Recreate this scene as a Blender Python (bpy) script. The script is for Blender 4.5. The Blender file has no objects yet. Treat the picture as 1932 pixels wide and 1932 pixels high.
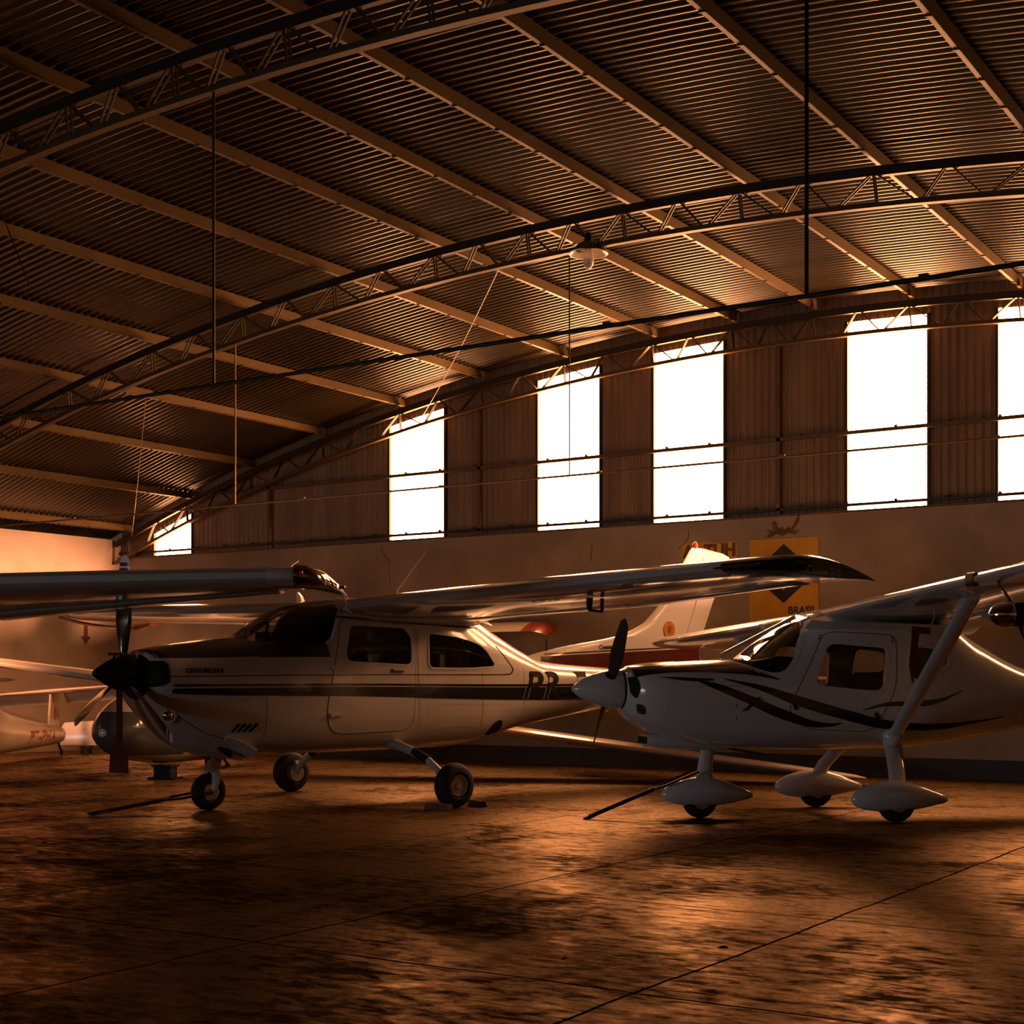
import bpy, bmesh, math, random
import numpy as np
from mathutils import Vector, Matrix

random.seed(7)
SC = bpy.context.scene
COL = SC.collection
PI = math.pi
rad = math.radians

# ------------------------------------------------------------------ camera, world, lights, exposure
YAW = rad(33.166)
cd = bpy.data.cameras.new('camera')
cam = bpy.data.objects.new('camera', cd)
COL.objects.link(cam)
cam.location = (0, 0, 1.18)
cam.rotation_euler = (rad(90), 0, YAW)
cd.sensor_width = 36
cd.lens = 51.58
cd.shift_y = 0.163
cd.clip_end = 200
SC.camera = cam

w = bpy.data.worlds.new('world')
SC.world = w
w.use_nodes = True
w.node_tree.nodes['Background'].inputs[0].default_value = (1.0, 0.62, 0.42, 1)
w.node_tree.nodes['Background'].inputs[1].default_value = 0.05


def area(name, loc, target, sx, sy, power, col):
    ld = bpy.data.lights.new(name, 'AREA')
    ld.shape = 'RECTANGLE'
    ld.size, ld.size_y = sx, sy
    ld.energy = power
    ld.color = col
    o = bpy.data.objects.new(name, ld)
    COL.objects.link(o)
    o.location = loc
    o.rotation_euler = (Vector(target) - Vector(loc)).to_track_quat('-Z', 'Y').to_euler()
    return o


WIN_STRENGTH = 36.0
WIN_COL = (1.0, 0.42, 0.175)
# daylight through the open hangar door behind and to the left of the camera
area('door_daylight', (-15.5, -12.5, 1.35), (-10.0, 10, 1.30), 9.0, 2.3, 400, (0.88, 0.93, 1.0))
# added warm fill brightens the left gliders
fill_lamp = area('glider_fill_light', (-15.8, 8.2, 3.3), (-17.4, 14.0, 0.5), 1.2, 0.8, 60, (1.0, 0.37, 0.18))
fill_lamp.data.spread = rad(38)
# very low sun coming in through the opening high in the right wall
sd = bpy.data.lights.new('low_sun', 'SUN')
sd.energy = 12.5
sd.color = (1.0, 0.39, 0.22)
sd.angle = rad(2.8)
sun = bpy.data.objects.new('low_sun', sd)
COL.objects.link(sun)
sun.rotation_euler = Vector((-1, 0, -0.001)).to_track_quat('-Z', 'Y').to_euler()

SC.view_settings.view_transform = 'Standard'
SC.view_settings.look = 'None'
SC.view_settings.exposure = 0.0
SC.view_settings.gamma = 1.0
SC.view_settings.use_curve_mapping = False
try:
    SC.cycles.max_bounces = 8
    SC.cycles.diffuse_bounces = 4
    SC.cycles.transparent_max_bounces = 12
    SC.cycles.sample_clamp_indirect = 6.0
    SC.cycles.caustics_reflective = False
    SC.cycles.caustics_refractive = False
except Exception:
    pass


# ------------------------------------------------------------------ materials
def mat(name, col, rough=0.5, metal=0.0, var=0.12, scale=6.0, bump=0.0, bscale=40.0, coat=0.0, stretch=None, spec=0.5, rvar=0.0):
    m = bpy.data.materials.new(name)
    m.use_nodes = True
    nt = m.node_tree
    b = nt.nodes['Principled BSDF']
    b.inputs['Roughness'].default_value = rough
    b.inputs['Metallic'].default_value = metal
    b.inputs['Specular IOR Level'].default_value = spec
    if coat:
        b.inputs['Coat Weight'].default_value = coat
        b.inputs['Coat Roughness'].default_value = 0.06
    tc = nt.nodes.new('ShaderNodeTexCoord')
    mp = nt.nodes.new('ShaderNodeMapping')
    nt.links.new(tc.outputs['Object'], mp.inputs['Vector'])
    if stretch:
        mp.inputs['Scale'].default_value = stretch
    n = nt.nodes.new('ShaderNodeTexNoise')
    n.inputs['Scale'].default_value = scale
    n.inputs['Detail'].default_value = 6
    nt.links.new(mp.outputs[0], n.inputs['Vector'])
    r = nt.nodes.new('ShaderNodeValToRGB')
    r.color_ramp.elements[0].position = 0.3
    r.color_ramp.elements[1].position = 0.7
    r.color_ramp.elements[0].color = tuple(max(0, c * (1 - var)) for c in col) + (1,)
    r.color_ramp.elements[1].color = tuple(min(1, c * (1 + var)) for c in col) + (1,)
    nt.links.new(n.outputs['Fac'], r.inputs['Fac'])
    nt.links.new(r.outputs['Color'], b.inputs['Base Color'])
    if rvar:
        mr = nt.nodes.new('ShaderNodeMapRange')
        mr.inputs['To Min'].default_value = max(0.02, rough - rvar)
        mr.inputs['To Max'].default_value = min(1, rough + rvar)
        mr.inputs['From Min'].default_value = 0.3
        mr.inputs['From Max'].default_value = 0.7
        nt.links.new(n.outputs['Fac'], mr.inputs['Value'])
        nt.links.new(mr.outputs[0], b.inputs['Roughness'])
    if bump:
        n2 = nt.nodes.new('ShaderNodeTexNoise')
        n2.inputs['Scale'].default_value = bscale
        n2.inputs['Detail'].default_value = 4
        nt.links.new(mp.outputs[0], n2.inputs['Vector'])
        bp = nt.nodes.new('ShaderNodeBump')
        bp.inputs['Strength'].default_value = bump
        bp.inputs['Distance'].default_value = 0.02
        nt.links.new(n2.outputs['Fac'], bp.inputs['Height'])
        nt.links.new(bp.outputs[0], b.inputs['Normal'])
    return m


def glass(name, tint, refl=1.0, rough=0.02):
    m = bpy.data.materials.new(name)
    m.use_nodes = True
    nt = m.node_tree
    nt.nodes.remove(nt.nodes['Principled BSDF'])
    out = nt.nodes['Material Output']
    tr = nt.nodes.new('ShaderNodeBsdfTransparent')
    n = nt.nodes.new('ShaderNodeTexNoise')
    n.inputs['Scale'].default_value = 3
    r = nt.nodes.new('ShaderNodeValToRGB')
    r.color_ramp.elements[0].color = tuple(c * 0.92 for c in tint) + (1,)
    r.color_ramp.elements[1].color = tuple(tint) + (1,)
    nt.links.new(n.outputs['Fac'], r.inputs['Fac'])
    nt.links.new(r.outputs[0], tr.inputs[0])
    gl = nt.nodes.new('ShaderNodeBsdfGlossy')
    gl.inputs['Roughness'].default_value = rough
    fr = nt.nodes.new('ShaderNodeFresnel')
    fr.inputs['IOR'].default_value = 1.45
    mu = nt.nodes.new('ShaderNodeMath')
    mu.operation = 'MULTIPLY'
    mu.inputs[1].default_value = refl
    nt.links.new(fr.outputs[0], mu.inputs[0])
    mx = nt.nodes.new('ShaderNodeMixShader')
    nt.links.new(mu.outputs[0], mx.inputs[0])
    nt.links.new(tr.outputs[0], mx.inputs[1])
    nt.links.new(gl.outputs[0], mx.inputs[2])
    nt.links.new(mx.outputs[0], out.inputs['Surface'])
    return m


def emis(name, col, strength):
    m = bpy.data.materials.new(name)
    m.use_nodes = True
    nt = m.node_tree
    nt.nodes.remove(nt.nodes['Principled BSDF'])
    e = nt.nodes.new('ShaderNodeEmission')
    e.inputs[0].default_value = tuple(col) + (1,)
    e.inputs[1].default_value = strength
    nt.links.new(e.outputs[0], nt.nodes['Material Output'].inputs['Surface'])
    return m


def floor_mat():
    m = bpy.data.materials.new('polished_concrete')
    m.use_nodes = True
    nt = m.node_tree
    L = nt.links.new
    b = nt.nodes['Principled BSDF']
    tc = nt.nodes.new('ShaderNodeTexCoord')

    def noise(scale, detail, rough=0.6, dist=0.0, stretch=(1, 1, 1)):
        mp = nt.nodes.new('ShaderNodeMapping')
        mp.inputs['Scale'].default_value = stretch
        L(tc.outputs['Object'], mp.inputs[0])
        n = nt.nodes.new('ShaderNodeTexNoise')
        n.inputs['Scale'].default_value = scale
        n.inputs['Detail'].default_value = detail
        n.inputs['Roughness'].default_value = rough
        n.inputs['Distortion'].default_value = dist
        L(mp.outputs[0], n.inputs['Vector'])
        return n.outputs['Fac']

    def ramp(fac, stops):
        r = nt.nodes.new('ShaderNodeValToRGB')
        e = r.color_ramp.elements
        e[0].position, e[0].color = stops[0][0], stops[0][1] + (1,)
        e[1].position, e[1].color = stops[-1][0], stops[-1][1] + (1,)
        for p, c in stops[1:-1]:
            x = e.new(p)
            x.color = c + (1,)
        L(fac, r.inputs[0])
        return r.outputs[0]
    blot = noise(0.9, 9, 0.65, 0.6)
    fine = noise(9.0, 8, 0.7, 0.4, (0.7, 1.6, 1))
    c1 = ramp(blot, [(0.28, FLOOR_DARK), (0.52, FLOOR_MID), (0.72, FLOOR_LIGHT)])
    c2 = ramp(fine, [(0.3, (0.62, 0.62, 0.62)), (0.65, (1.0, 1.0, 1.0))])
    mx = nt.nodes.new('ShaderNodeMix')
    mx.data_type = 'RGBA'
    mx.blend_type = 'MULTIPLY'
    mx.inputs[0].default_value = 1.0
    L(c1, mx.inputs[6])
    L(c2, mx.inputs[7])
    # slab joints (cut lines) on a grid, each a few millimetres wide
    sep = nt.nodes.new('ShaderNodeSeparateXYZ')
    wob = noise(1.7, 3, 0.5)
    L(tc.outputs['Object'], sep.inputs[0])

    def joint(out, period, phase):
        a = nt.nodes.new('ShaderNodeMath'); a.operation = 'MULTIPLY_ADD'
        L(wob, a.inputs[0]); a.inputs[1].default_value = 0.05; L(out, a.inputs[2])
        b_ = nt.nodes.new('ShaderNodeMath'); b_.operation = 'ADD'
        L(a.outputs[0], b_.inputs[0]); b_.inputs[1].default_value = phase
        p = nt.nodes.new('ShaderNodeMath'); p.operation = 'PINGPONG'
        L(b_.outputs[0], p.inputs[0]); p.inputs[1].default_value = period / 2
        g = nt.nodes.new('ShaderNodeMath'); g.operation = 'LESS_THAN'
        L(p.outputs[0], g.inputs[0]); g.inputs[1].default_value = 0.009
        return g.outputs[0]
    jx = joint(sep.outputs[0], JOINT_X[0], -JOINT_X[1])
    jy = joint(sep.outputs[1], JOINT_Y[0], -JOINT_Y[1])
    jm = nt.nodes.new('ShaderNodeMath'); jm.operation = 'MAXIMUM'
    L(jx, jm.inputs[0]); L(jy, jm.inputs[1])
    mj = nt.nodes.new('ShaderNodeMix'); mj.data_type = 'RGBA'
    L(jm.outputs[0], mj.inputs[0]); L(mx.outputs[2], mj.inputs[6])
    mj.inputs[7].default_value = (0.018, 0.011, 0.004, 1)
    L(mj.outputs[2], b.inputs['Base Color'])
    rr = nt.nodes.new('ShaderNodeMapRange')
    rr.inputs['From Min'].default_value = 0.40; rr.inputs['From Max'].default_value = 0.62
    rr.inputs['To Min'].default_value = FLOOR_ROUGH[1]; rr.inputs['To Max'].default_value = FLOOR_ROUGH[0]
    mixn = nt.nodes.new('ShaderNodeMath'); mixn.operation = 'MULTIPLY_ADD'
    L(fine, mixn.inputs[0]); mixn.inputs[1].default_value = 0.5
    hb = nt.nodes.new('ShaderNodeMath'); hb.operation = 'MULTIPLY'
    L(blot, hb.inputs[0]); hb.inputs[1].default_value = 0.5
    L(hb.outputs[0], mixn.inputs[2])
    L(mixn.outputs[0], rr.inputs['Value'])
    # waxed brown sheen, missing where the floor is dirty and in the joints
    b.inputs['Specular IOR Level'].default_value = 0.0
    b.inputs['Roughness'].default_value = 0.9
    gl = nt.nodes.new('ShaderNodeBsdfGlossy')
    gl.inputs['Color'].default_value = FLOOR_SHEEN
    L(rr.outputs[0], gl.inputs['Roughness'])
    sp = nt.nodes.new('ShaderNodeMapRange')
    sp.inputs['From Min'].default_value = 0.43; sp.inputs['From Max'].default_value = 0.60
    sp.inputs['To Min'].default_value = 0.04; sp.inputs['To Max'].default_value = 0.75
    L(mixn.outputs[0], sp.inputs['Value'])
    ij = nt.nodes.new('ShaderNodeMath'); ij.operation = 'SUBTRACT'
    ij.inputs[0].default_value = 1.0; L(jm.outputs[0], ij.inputs[1])
    sj = nt.nodes.new('ShaderNodeMath'); sj.operation = 'MULTIPLY'
    L(sp.outputs[0], sj.inputs[0]); L(ij.outputs[0], sj.inputs[1])
    fr = nt.nodes.new('ShaderNodeFresnel'); fr.inputs['IOR'].default_value = 1.36
    ff = nt.nodes.new('ShaderNodeMath'); ff.operation = 'MULTIPLY'
    L(sj.outputs[0], ff.inputs[0]); L(fr.outputs[0], ff.inputs[1])
    ms = nt.nodes.new('ShaderNodeMixShader')
    L(ff.outputs[0], ms.inputs[0]); L(b.outputs[0], ms.inputs[1]); L(gl.outputs[0], ms.inputs[2])
    L(ms.outputs[0], nt.nodes['Material Output'].inputs['Surface'])
    bp = nt.nodes.new('ShaderNodeBump')
    bp.inputs['Strength'].default_value = 0.10; bp.inputs['Distance'].default_value = 0.01
    L(fine, bp.inputs['Height'])
    L(bp.outputs[0], b.inputs['Normal'])
    L(bp.outputs[0], gl.inputs['Normal'])
    return m


FLOOR_SHEEN = (1.0, 0.77, 0.53, 1)
FLOOR_DARK, FLOOR_MID, FLOOR_LIGHT = (0.036, 0.0195, 0.0018), (0.078, 0.042, 0.004), (0.128, 0.068, 0.008)
FLOOR_ROUGH = (0.19, 0.55)
JOINT_X = (1.95, -2.60)
JOINT_Y = (2.0, 4.895)

M = {}
M['floor'] = floor_mat()
M['wall'] = mat('stained_plaster', (0.35, 0.28, 0.19), 0.85, var=0.25, scale=1.1, bump=0.15, bscale=14)
M['base'] = mat('dark_skirting_paint', (0.030, 0.022, 0.014), 0.6, var=0.3, scale=3)
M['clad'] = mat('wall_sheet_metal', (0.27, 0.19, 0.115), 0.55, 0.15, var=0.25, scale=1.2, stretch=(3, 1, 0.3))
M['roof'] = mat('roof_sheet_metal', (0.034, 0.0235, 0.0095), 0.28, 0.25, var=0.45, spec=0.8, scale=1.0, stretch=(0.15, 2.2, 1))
M['truss'] = mat('truss_steel', (0.035, 0.021, 0.009), 0.5, 0.2, var=0.25, scale=3)
M['purlin'] = mat('purlin_steel', (0.135, 0.086, 0.028), 0.5, 0.1, var=0.2, scale=2)
M['pane'] = emis('daylit_translucent_sheet', WIN_COL, WIN_STRENGTH)
M['pipe'] = mat('dark_conduit', (0.03, 0.022, 0.015), 0.5, 0.3)
M['pipe_light'] = mat('rusty_rod', (0.30, 0.18, 0.08), 0.5, 0.3)
M['enamel_dark'] = mat('dark_enamel', (0.03, 0.025, 0.02), 0.35)
M['enamel_white'] = mat('white_enamel', (0.75, 0.70, 0.64), 0.25, coat=0.3)
M['bulb'] = mat('frosted_bulb', (0.80, 0.72, 0.62), 0.2, coat=0.5)
M['yellow'] = mat('yellow_wall_paint', (0.68, 0.36, 0.025), 0.75, var=0.12, scale=3)
M['blackpaint'] = mat('black_wall_paint', (0.012, 0.013, 0.010), 0.6)
M['stain'] = mat('brown_wall_stain', (0.16, 0.085, 0.03), 0.9, var=0.4, scale=9)
M['redpaint'] = mat('red_wall_paint', (0.10, 0.018, 0.012), 0.8)
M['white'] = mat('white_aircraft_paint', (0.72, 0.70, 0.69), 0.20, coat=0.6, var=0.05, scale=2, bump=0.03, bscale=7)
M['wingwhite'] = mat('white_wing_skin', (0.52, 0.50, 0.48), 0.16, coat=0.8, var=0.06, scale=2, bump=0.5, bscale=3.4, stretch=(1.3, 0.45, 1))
M['white_r'] = mat('white_composite', (0.66, 0.67, 0.66), 0.16, coat=0.7, var=0.04, scale=2)
M['cream'] = mat('cream_gelcoat', (0.74, 0.62, 0.48), 0.22, coat=0.5, var=0.06, scale=2)
M['stripe'] = mat('black_stripe_paint', (0.010, 0.009, 0.010), 0.22, coat=0.5)
M['maroon'] = mat('maroon_stripe_paint', (0.080, 0.016, 0.008), 0.25, coat=0.5)
M['red'] = mat('red_tip_paint', (0.36, 0.05, 0.02), 0.3, coat=0.4)
M['hood'] = mat('dark_brown_antiglare_paint', (0.035, 0.020, 0.012), 0.33, coat=0.2)
M['dark'] = mat('dark_void', (0.006, 0.006, 0.006), 0.8)
M['interior'] = mat('cabin_lining', (0.10, 0.085, 0.07), 0.8, var=0.2)
M['seat'] = mat('seat_fabric', (0.022, 0.022, 0.026), 0.8, var=0.2)
M['rubber'] = mat('tyre_rubber', (0.012, 0.011, 0.010), 0.75, var=0.3, scale=14)
M['alu'] = mat('aluminium', (0.66, 0.63, 0.60), 0.35, 0.9)
M['chrome'] = mat('chrome', (0.85, 0.80, 0.74), 0.10, 1.0, var=0.03)
M['blade'] = mat('dark_blade_paint', (0.012, 0.012, 0.013), 0.16, 0.0, coat=0.8)
M['bladegrey'] = mat('brown_blade_paint', (0.05, 0.042, 0.03), 0.3)
M['spin'] = mat('black_spinner_paint', (0.010, 0.010, 0.010), 0.35, coat=0.15)
M['legpaint'] = mat('grey_white_gear_paint', (0.55, 0.52, 0.50), 0.35, coat=0.3)
M['glass'] = glass('canopy_glass', (0.55, 0.55, 0.52))
M['glass_clear'] = glass('clear_window', (0.80, 0.80, 0.76))
M['canopy'] = mat('grey_canopy_cover', (0.085, 0.10, 0.12), 0.12, coat=0.9, var=0.1)
M['curtain'] = mat('brown_curtain', (0.50, 0.42, 0.25), 0.9, var=0.15)
M['redcloth'] = mat('red_streamer_cloth', (0.11, 0.014, 0.008), 0.8)
M['steelbar'] = mat('tow_bar_paint', (0.06, 0.035, 0.025), 0.5, 0.3)
M['wood'] = mat('chock_wood', (0.13, 0.075, 0.035), 0.8, var=0.3, scale=12)
M['lens'] = glass('lamp_lens', (0.85, 0.85, 0.85))
M['beacon'] = mat('red_beacon_lens', (0.75, 0.06, 0.03), 0.2, coat=0.5)
M['emblem'] = mat('gold_emblem_paint', (0.50, 0.22, 0.03), 0.4)
M['letter'] = mat('dark_lettering', (0.025, 0.02, 0.018), 0.4)
M['chrome_dark'] = mat('dark_reflective_lens', (0.30, 0.24, 0.18), 0.07, 1.0)
M['wing_speckled'] = mat('speckled_white_wing_paint', (0.55, 0.53, 0.51), 0.30, coat=0.35, var=0.10, scale=60, bump=0.12, bscale=3.2)
M['swoosh'] = mat('dark_navy_swoosh_paint', (0.010, 0.010, 0.014), 0.2, coat=0.6)
M['letter_black'] = mat('matt_black_lettering', (0.006, 0.006, 0.006), 0.7, spec=0.12)
M['letter_red'] = mat('red_lettering', (0.42, 0.05, 0.02), 0.5)
M['letter_faint'] = mat('grey_lettering', (0.055, 0.042, 0.032), 0.4)
M['seam'] = mat('panel_gap', (0.05, 0.04, 0.035), 0.7)
M['crack'] = mat('crack_shadow', (0.12, 0.075, 0.04), 0.9)
M['debris'] = mat('dry_leaf', (0.05, 0.03, 0.015), 0.9)


# ------------------------------------------------------------------ mesh builder
class G:
    """collects geometry; air=True takes (aft, left, up) and stores (forward, left, up)"""
    def __init__(s, air=False):
        s.v, s.f, s.air = [], [], air

    def add(s, vs, fs):
        n = len(s.v)
        s.v += [tuple(map(float, p)) for p in vs]
        s.f += [tuple(i + n for i in f) for f in fs]
        return s

    def box(s, c, d, rot=None):
        c, d = Vector(c), Vector(d) / 2
        vs = []
        for x in (-1, 1):
            for y in (-1, 1):
                for z in (-1, 1):
                    p = Vector((x * d.x, y * d.y, z * d.z))
                    if rot is not None:
                        p = rot @ p
                    vs.append(c + p)
        return s.add(vs, [(0, 1, 3, 2), (4, 6, 7, 5), (0, 4, 5, 1), (2, 3, 7, 6), (0, 2, 6, 4), (1, 5, 7, 3)])

    def bar(s, p, q, w_, h_, up=(0, 0, 1)):
        p, q = Vector(p), Vector(q)
        d = (q - p)
        L_ = d.length
        d.normalize()
        up = Vector(up)
        side = d.cross(up)
        if side.length < 1e-4:
            side = d.cross(Vector((1, 0, 0)))
        side.normalize()
        up = side.cross(d)
        return s.box((p + q) / 2, (L_, w_, h_), Matrix((d, side, up)).transposed())

    def tube(s, pts, r, n=10, cap=True):
        pts = [Vector(p) for p in pts]
        rs = r if isinstance(r, (list, tuple)) else [r] * len(pts)
        rings = []
        prev = None
        for i, p in enumerate(pts):
            a = pts[max(0, i - 1)]
            b = pts[min(len(pts) - 1, i + 1)]
            d = (b - a).normalized()
            if prev is None:
                u = d.orthogonal().normalized()
            else:
                u = (prev - d * prev.dot(d)).normalized()
            prev = u
            v = d.cross(u)
            rr = rs[i] if isinstance(rs[i], (tuple, list)) else (rs[i], rs[i])
            rings.append([p + u * rr[0] * math.cos(2 * PI * k / n) + v * rr[1] * math.sin(2 * PI * k / n) for k in range(n)])
        return s.loft(rings, cap)

    def loft(s, rings, cap=True, closed=True):
        n = len(rings[0])
        vs = [p for r in rings for p in r]
        fs = []
        for i in range(len(rings) - 1):
            for k in range(n if closed else n - 1):
                a, b = i * n + k, i * n + (k + 1) % n
                fs.append((a, b, b + n, a + n))
        if cap:
            fs.append(tuple(range(n - 1, -1, -1)))
            fs.append(tuple((len(rings) - 1) * n + k for k in range(n)))
        return s.add(vs, fs)

    def lathe(s, prof, o, axis, n=32):
        """prof = [(radius, height along axis)]"""
        o, ax = Vector(o), Vector(axis).normalized()
        u = ax.orthogonal().normalized()
        v = ax.cross(u)
        rings = []
        for r, h in prof:
            r = max(r, 1e-4)
            rings.append([o + ax * h + u * r * math.cos(2 * PI * k / n) + v * r * math.sin(2 * PI * k / n) for k in range(n)])
        return s.loft(rings, True)

    def ball(s, c, r, n=16, m=10):
        c = Vector(c)
        r = r if isinstance(r, (tuple, list)) else (r, r, r)
        rings = []
        for i in range(m + 1):
            t = PI * i / m
            q = max(math.sin(t), 1e-3)
            rings.append([c + Vector((r[0] * q * math.cos(2 * PI * k / n), r[1] * q * math.sin(2 * PI * k / n), r[2] * math.cos(t))) for k in range(n)])
        return s.loft(rings, True)

    def prism(s, poly, fn, w0, w1):
        """poly in 2D, fn(u,v,w)->point"""
        n = len(poly)
        vs = [fn(u, v, w0) for u, v in poly] + [fn(u, v, w1) for u, v in poly]
        fs = [tuple(range(n - 1, -1, -1)), tuple(range(n, 2 * n))]
        fs += [(k, (k + 1) % n, (k + 1) % n + n, k + n) for k in range(n)]
        return s.add(vs, fs)

    def mesh(s, name, ang=38, fix=True):
        me = bpy.data.meshes.new(name)
        vs = [(-x, y, z) for x, y, z in s.v] if s.air else s.v
        me.from_pydata(vs, [], s.f)
        if fix:
            bm = bmesh.new()
            bm.from_mesh(me)
            bmesh.ops.recalc_face_normals(bm, faces=bm.faces)
            bm.to_mesh(me)
            bm.free()
        me.validate()
        finish(me, ang)
        return me


def finish(me, ang=38):
    if ang:
        for p in me.polygons:
            p.use_smooth = True
        me.set_sharp_from_angle(angle=rad(ang))


def obj(name, me, m, parent=None):
    o = bpy.data.objects.new(name, me)
    COL.objects.link(o)
    if m is not None:
        me.materials.clear()
        me.materials.append(m)
    if parent is not None:
        o.parent = parent
    return o


def part(name, g, m, parent=None, ang=38, fix=True, label=None):
    o = obj(name, g.mesh(name, ang, fix), m, parent)
    if label:
        o['label'] = label
    return o


def thing(name, label, cat, loc=(0, 0, 0), rz=0.0, group=None):
    o = bpy.data.objects.new(name, None)
    o.empty_display_size = 0.3
    COL.objects.link(o)
    o.location = loc
    o.rotation_euler = (0, 0, rz)
    return tag(o, label, cat, group)


def tag(o, label, cat, group=None):
    o['label'] = label
    o['category'] = cat
    if group:
        o['group'] = group
    return o


def struct(name, g, m, parent=None, ang=38, label=None):
    o = part(name, g, m, parent, ang)
    if parent is None:
        o['kind'] = 'structure'
        if label:
            o['label'] = label
    return o


def text_mesh(body, size, shear=0.0, bold=0.0, spacing=1.0):
    c = bpy.data.curves.new('t', 'FONT')
    c.body = body
    c.size = size
    c.shear = shear
    c.offset = bold
    c.space_character = spacing
    c.resolution_u = 4
    o = bpy.data.objects.new('t', c)
    COL.objects.link(o)
    dg = bpy.context.evaluated_depsgraph_get()
    me = bpy.data.meshes.new_from_object(o.evaluated_get(dg))
    vs = [tuple(v.co) for v in me.vertices]
    fs = [tuple(p.vertices) for p in me.polygons]
    bpy.data.objects.remove(o)
    bpy.data.curves.remove(c)
    bpy.data.meshes.remove(me)
    return vs, fs


def lettering(name, body, size, fn, m, parent, thick=0.002, label=None, **k):
    """flat letters mapped by fn(u,v,w) to 3D; given a small thickness"""
    vs, fs = text_mesh(body, size, **k)
    me = bpy.data.meshes.new(name)
    me.from_pydata([fn(x, y, 0.0) for x, y, z in vs], [], fs)
    bm = bmesh.new()
    bm.from_mesh(me)
    bmesh.ops.remove_doubles(bm, verts=bm.verts, dist=1e-5)
    bm.to_mesh(me)
    bm.free()
    o = obj(name, me, m, parent)
    if label:
        o['label'] = label
    return o

# measured places in the hangar (metres)
Z_PIPE1, X_ROD1, X_ROD2 = 3.28, -7.53, -3.05
Z_PIPE2, X_ROD3, X_ROD4 = 3.185, -11.93, -7.44
WIRES = [((-8.25, 12.42, 5.40), (-12.85, 17.2, 4.95), 'thin straight wire slanting from the middle truss down to the window wall'),
         ((-13.40, 12.42, 4.60), (-18.9, 17.2, 3.60), 'thin wire slanting down to the corner by the lowest window'),
         ((-11.69, 9.0, 5.66), (-11.27, 9.0, 4.87), 'short loose dark wire dangling from the roof at far left')]
LAMP = (-7.225, 12.42, 5.335)
SIGN = (-7.752, -6.822, 1.85, 2.96)
SIGN_D = (0.376, 0.44, 0.665)
SIGN_T = (0.06, 0.155)
SIGN2 = (-8.735, 2.75, 0.82, 0.215)
ARROW = (16.69, 1.755, 0.15, 0.33)
CRACKS = [([(-13.76, 3.19), (-13.72, 3.07), (-13.66, 3.0), (-13.60, 2.94), (-13.60, 2.75), (-13.59, 2.52)], 'thin dark crack running down the wall below the second window from the left'),
          ([(-10.09, 3.02), (-10.10, 2.9), (-10.11, 2.80)], 'short straight crack in the wall between the third and fourth windows'),
          ([(-8.63, 3.15), (-8.62, 3.05), (-8.67, 2.98), (-8.78, 2.9)], 'small curved crack in the wall above the torn yellow sign')]


# ------------------------------------------------------------------ hangar shell
XL, XR, YB, YF = -19.45, 5.6, 17.45, -7.0
AX, AZ = -7.0, -30.0           # centre of the roof arc


def arc_z(x, r):
    return AZ + math.sqrt(r * r - (x - AX) ** 2)


R_ROOF, R_PUR, R_TOP, R_BOT = 35.915, 35.79, 35.74, 35.40
WALL_H = 3.24

g = G()
g.add([(XL - 1, YF - 4, 0), (XR + 1, YF - 4, 0), (XR + 1, YB + 0.4, 0), (XL - 1, YB + 0.4, 0),
       (XL - 1, YF - 4, -0.2), (XR + 1, YF - 4, -0.2), (XR + 1, YB + 0.4, -0.2), (XL - 1, YB + 0.4, -0.2)],
      [(0, 1, 2, 3), (7, 6, 5, 4), (0, 4, 5, 1), (1, 5, 6, 2), (2, 6, 7, 3), (3, 7, 4, 0)])
struct('floor', g, M['floor'], ang=0)

g = G().box(((XL + XR) / 2, YB + 0.1, WALL_H / 2), (XR - XL + 0.4, 0.2, WALL_H))
struct('wall_back', g, M['wall'], ang=0)
g = G().box((XL - 0.1, (YF + YB) / 2, 1.78), (0.2, YB - YF + 0.4, 3.56))
struct('wall_left', g, M['wall'], ang=0)
g = G()
for y0, y1, z0, z1 in ((YF - 0.2, 12.6, 0, 3.72), (17.12, YB + 0.2, 0, 3.72), (12.6, 17.12, 0, 2.35), (12.6, 17.12, 3.58, 3.72)):
    g.box((XR + 0.1, (y0 + y1) / 2, (z0 + z1) / 2), (0.2, y1 - y0, z1 - z0))
struct('wall_right', g, M['wall'], ang=0)
g = G()
for x0, x1, z0, z1 in ((XL - 0.2, -18.6, 0, 6), (-7.5, XR + 0.2, 0, 6), (-18.6, -7.5, 2.45, 6)):
    g.box(((x0 + x1) / 2, YF - 0.1, (z0 + z1) / 2), (x1 - x0, 0.2, z1 - z0))
struct('wall_front', g, M['wall'], ang=0)
g = G().box(((XL + XR) / 2, YB - 0.03, 0.115), (XR - XL, 0.06, 0.23))
struct('baseboard_back', g, M['base'], ang=0)

# corrugated roof, waves run along the arc
PITCH, AMP, NS = 0.105, 0.013, 8
ys = np.arange(YF, YB + 0.02, PITCH / NS)
xs = np.linspace(XL - 0.35, XR + 0.35, 44)
vs = []
for y in ys:
    o_ = AMP * math.sin(2 * PI * y / PITCH)
    for x in xs:
        k = (R_ROOF + o_) / R_ROOF
        z = arc_z(x, R_ROOF)
        vs.append((AX + (x - AX) * k, y, AZ + (z - AZ) * k))
nx = len(xs)
fs = [(i * nx + j, i * nx + j + 1, (i + 1) * nx + j + 1, (i + 1) * nx + j) for i in range(len(ys) - 1) for j in range(nx - 1)]
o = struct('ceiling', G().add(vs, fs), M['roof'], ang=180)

# daylit panels in the back wall: x ranges
WINS = [(-18.63, -17.76), (-13.60, -12.60), (-10.97, -9.98), (-9.14, -8.13), (-6.45, -5.46), (-4.62, -3.62), (-1.45, -0.45)]
TOPR = 35.60


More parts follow.
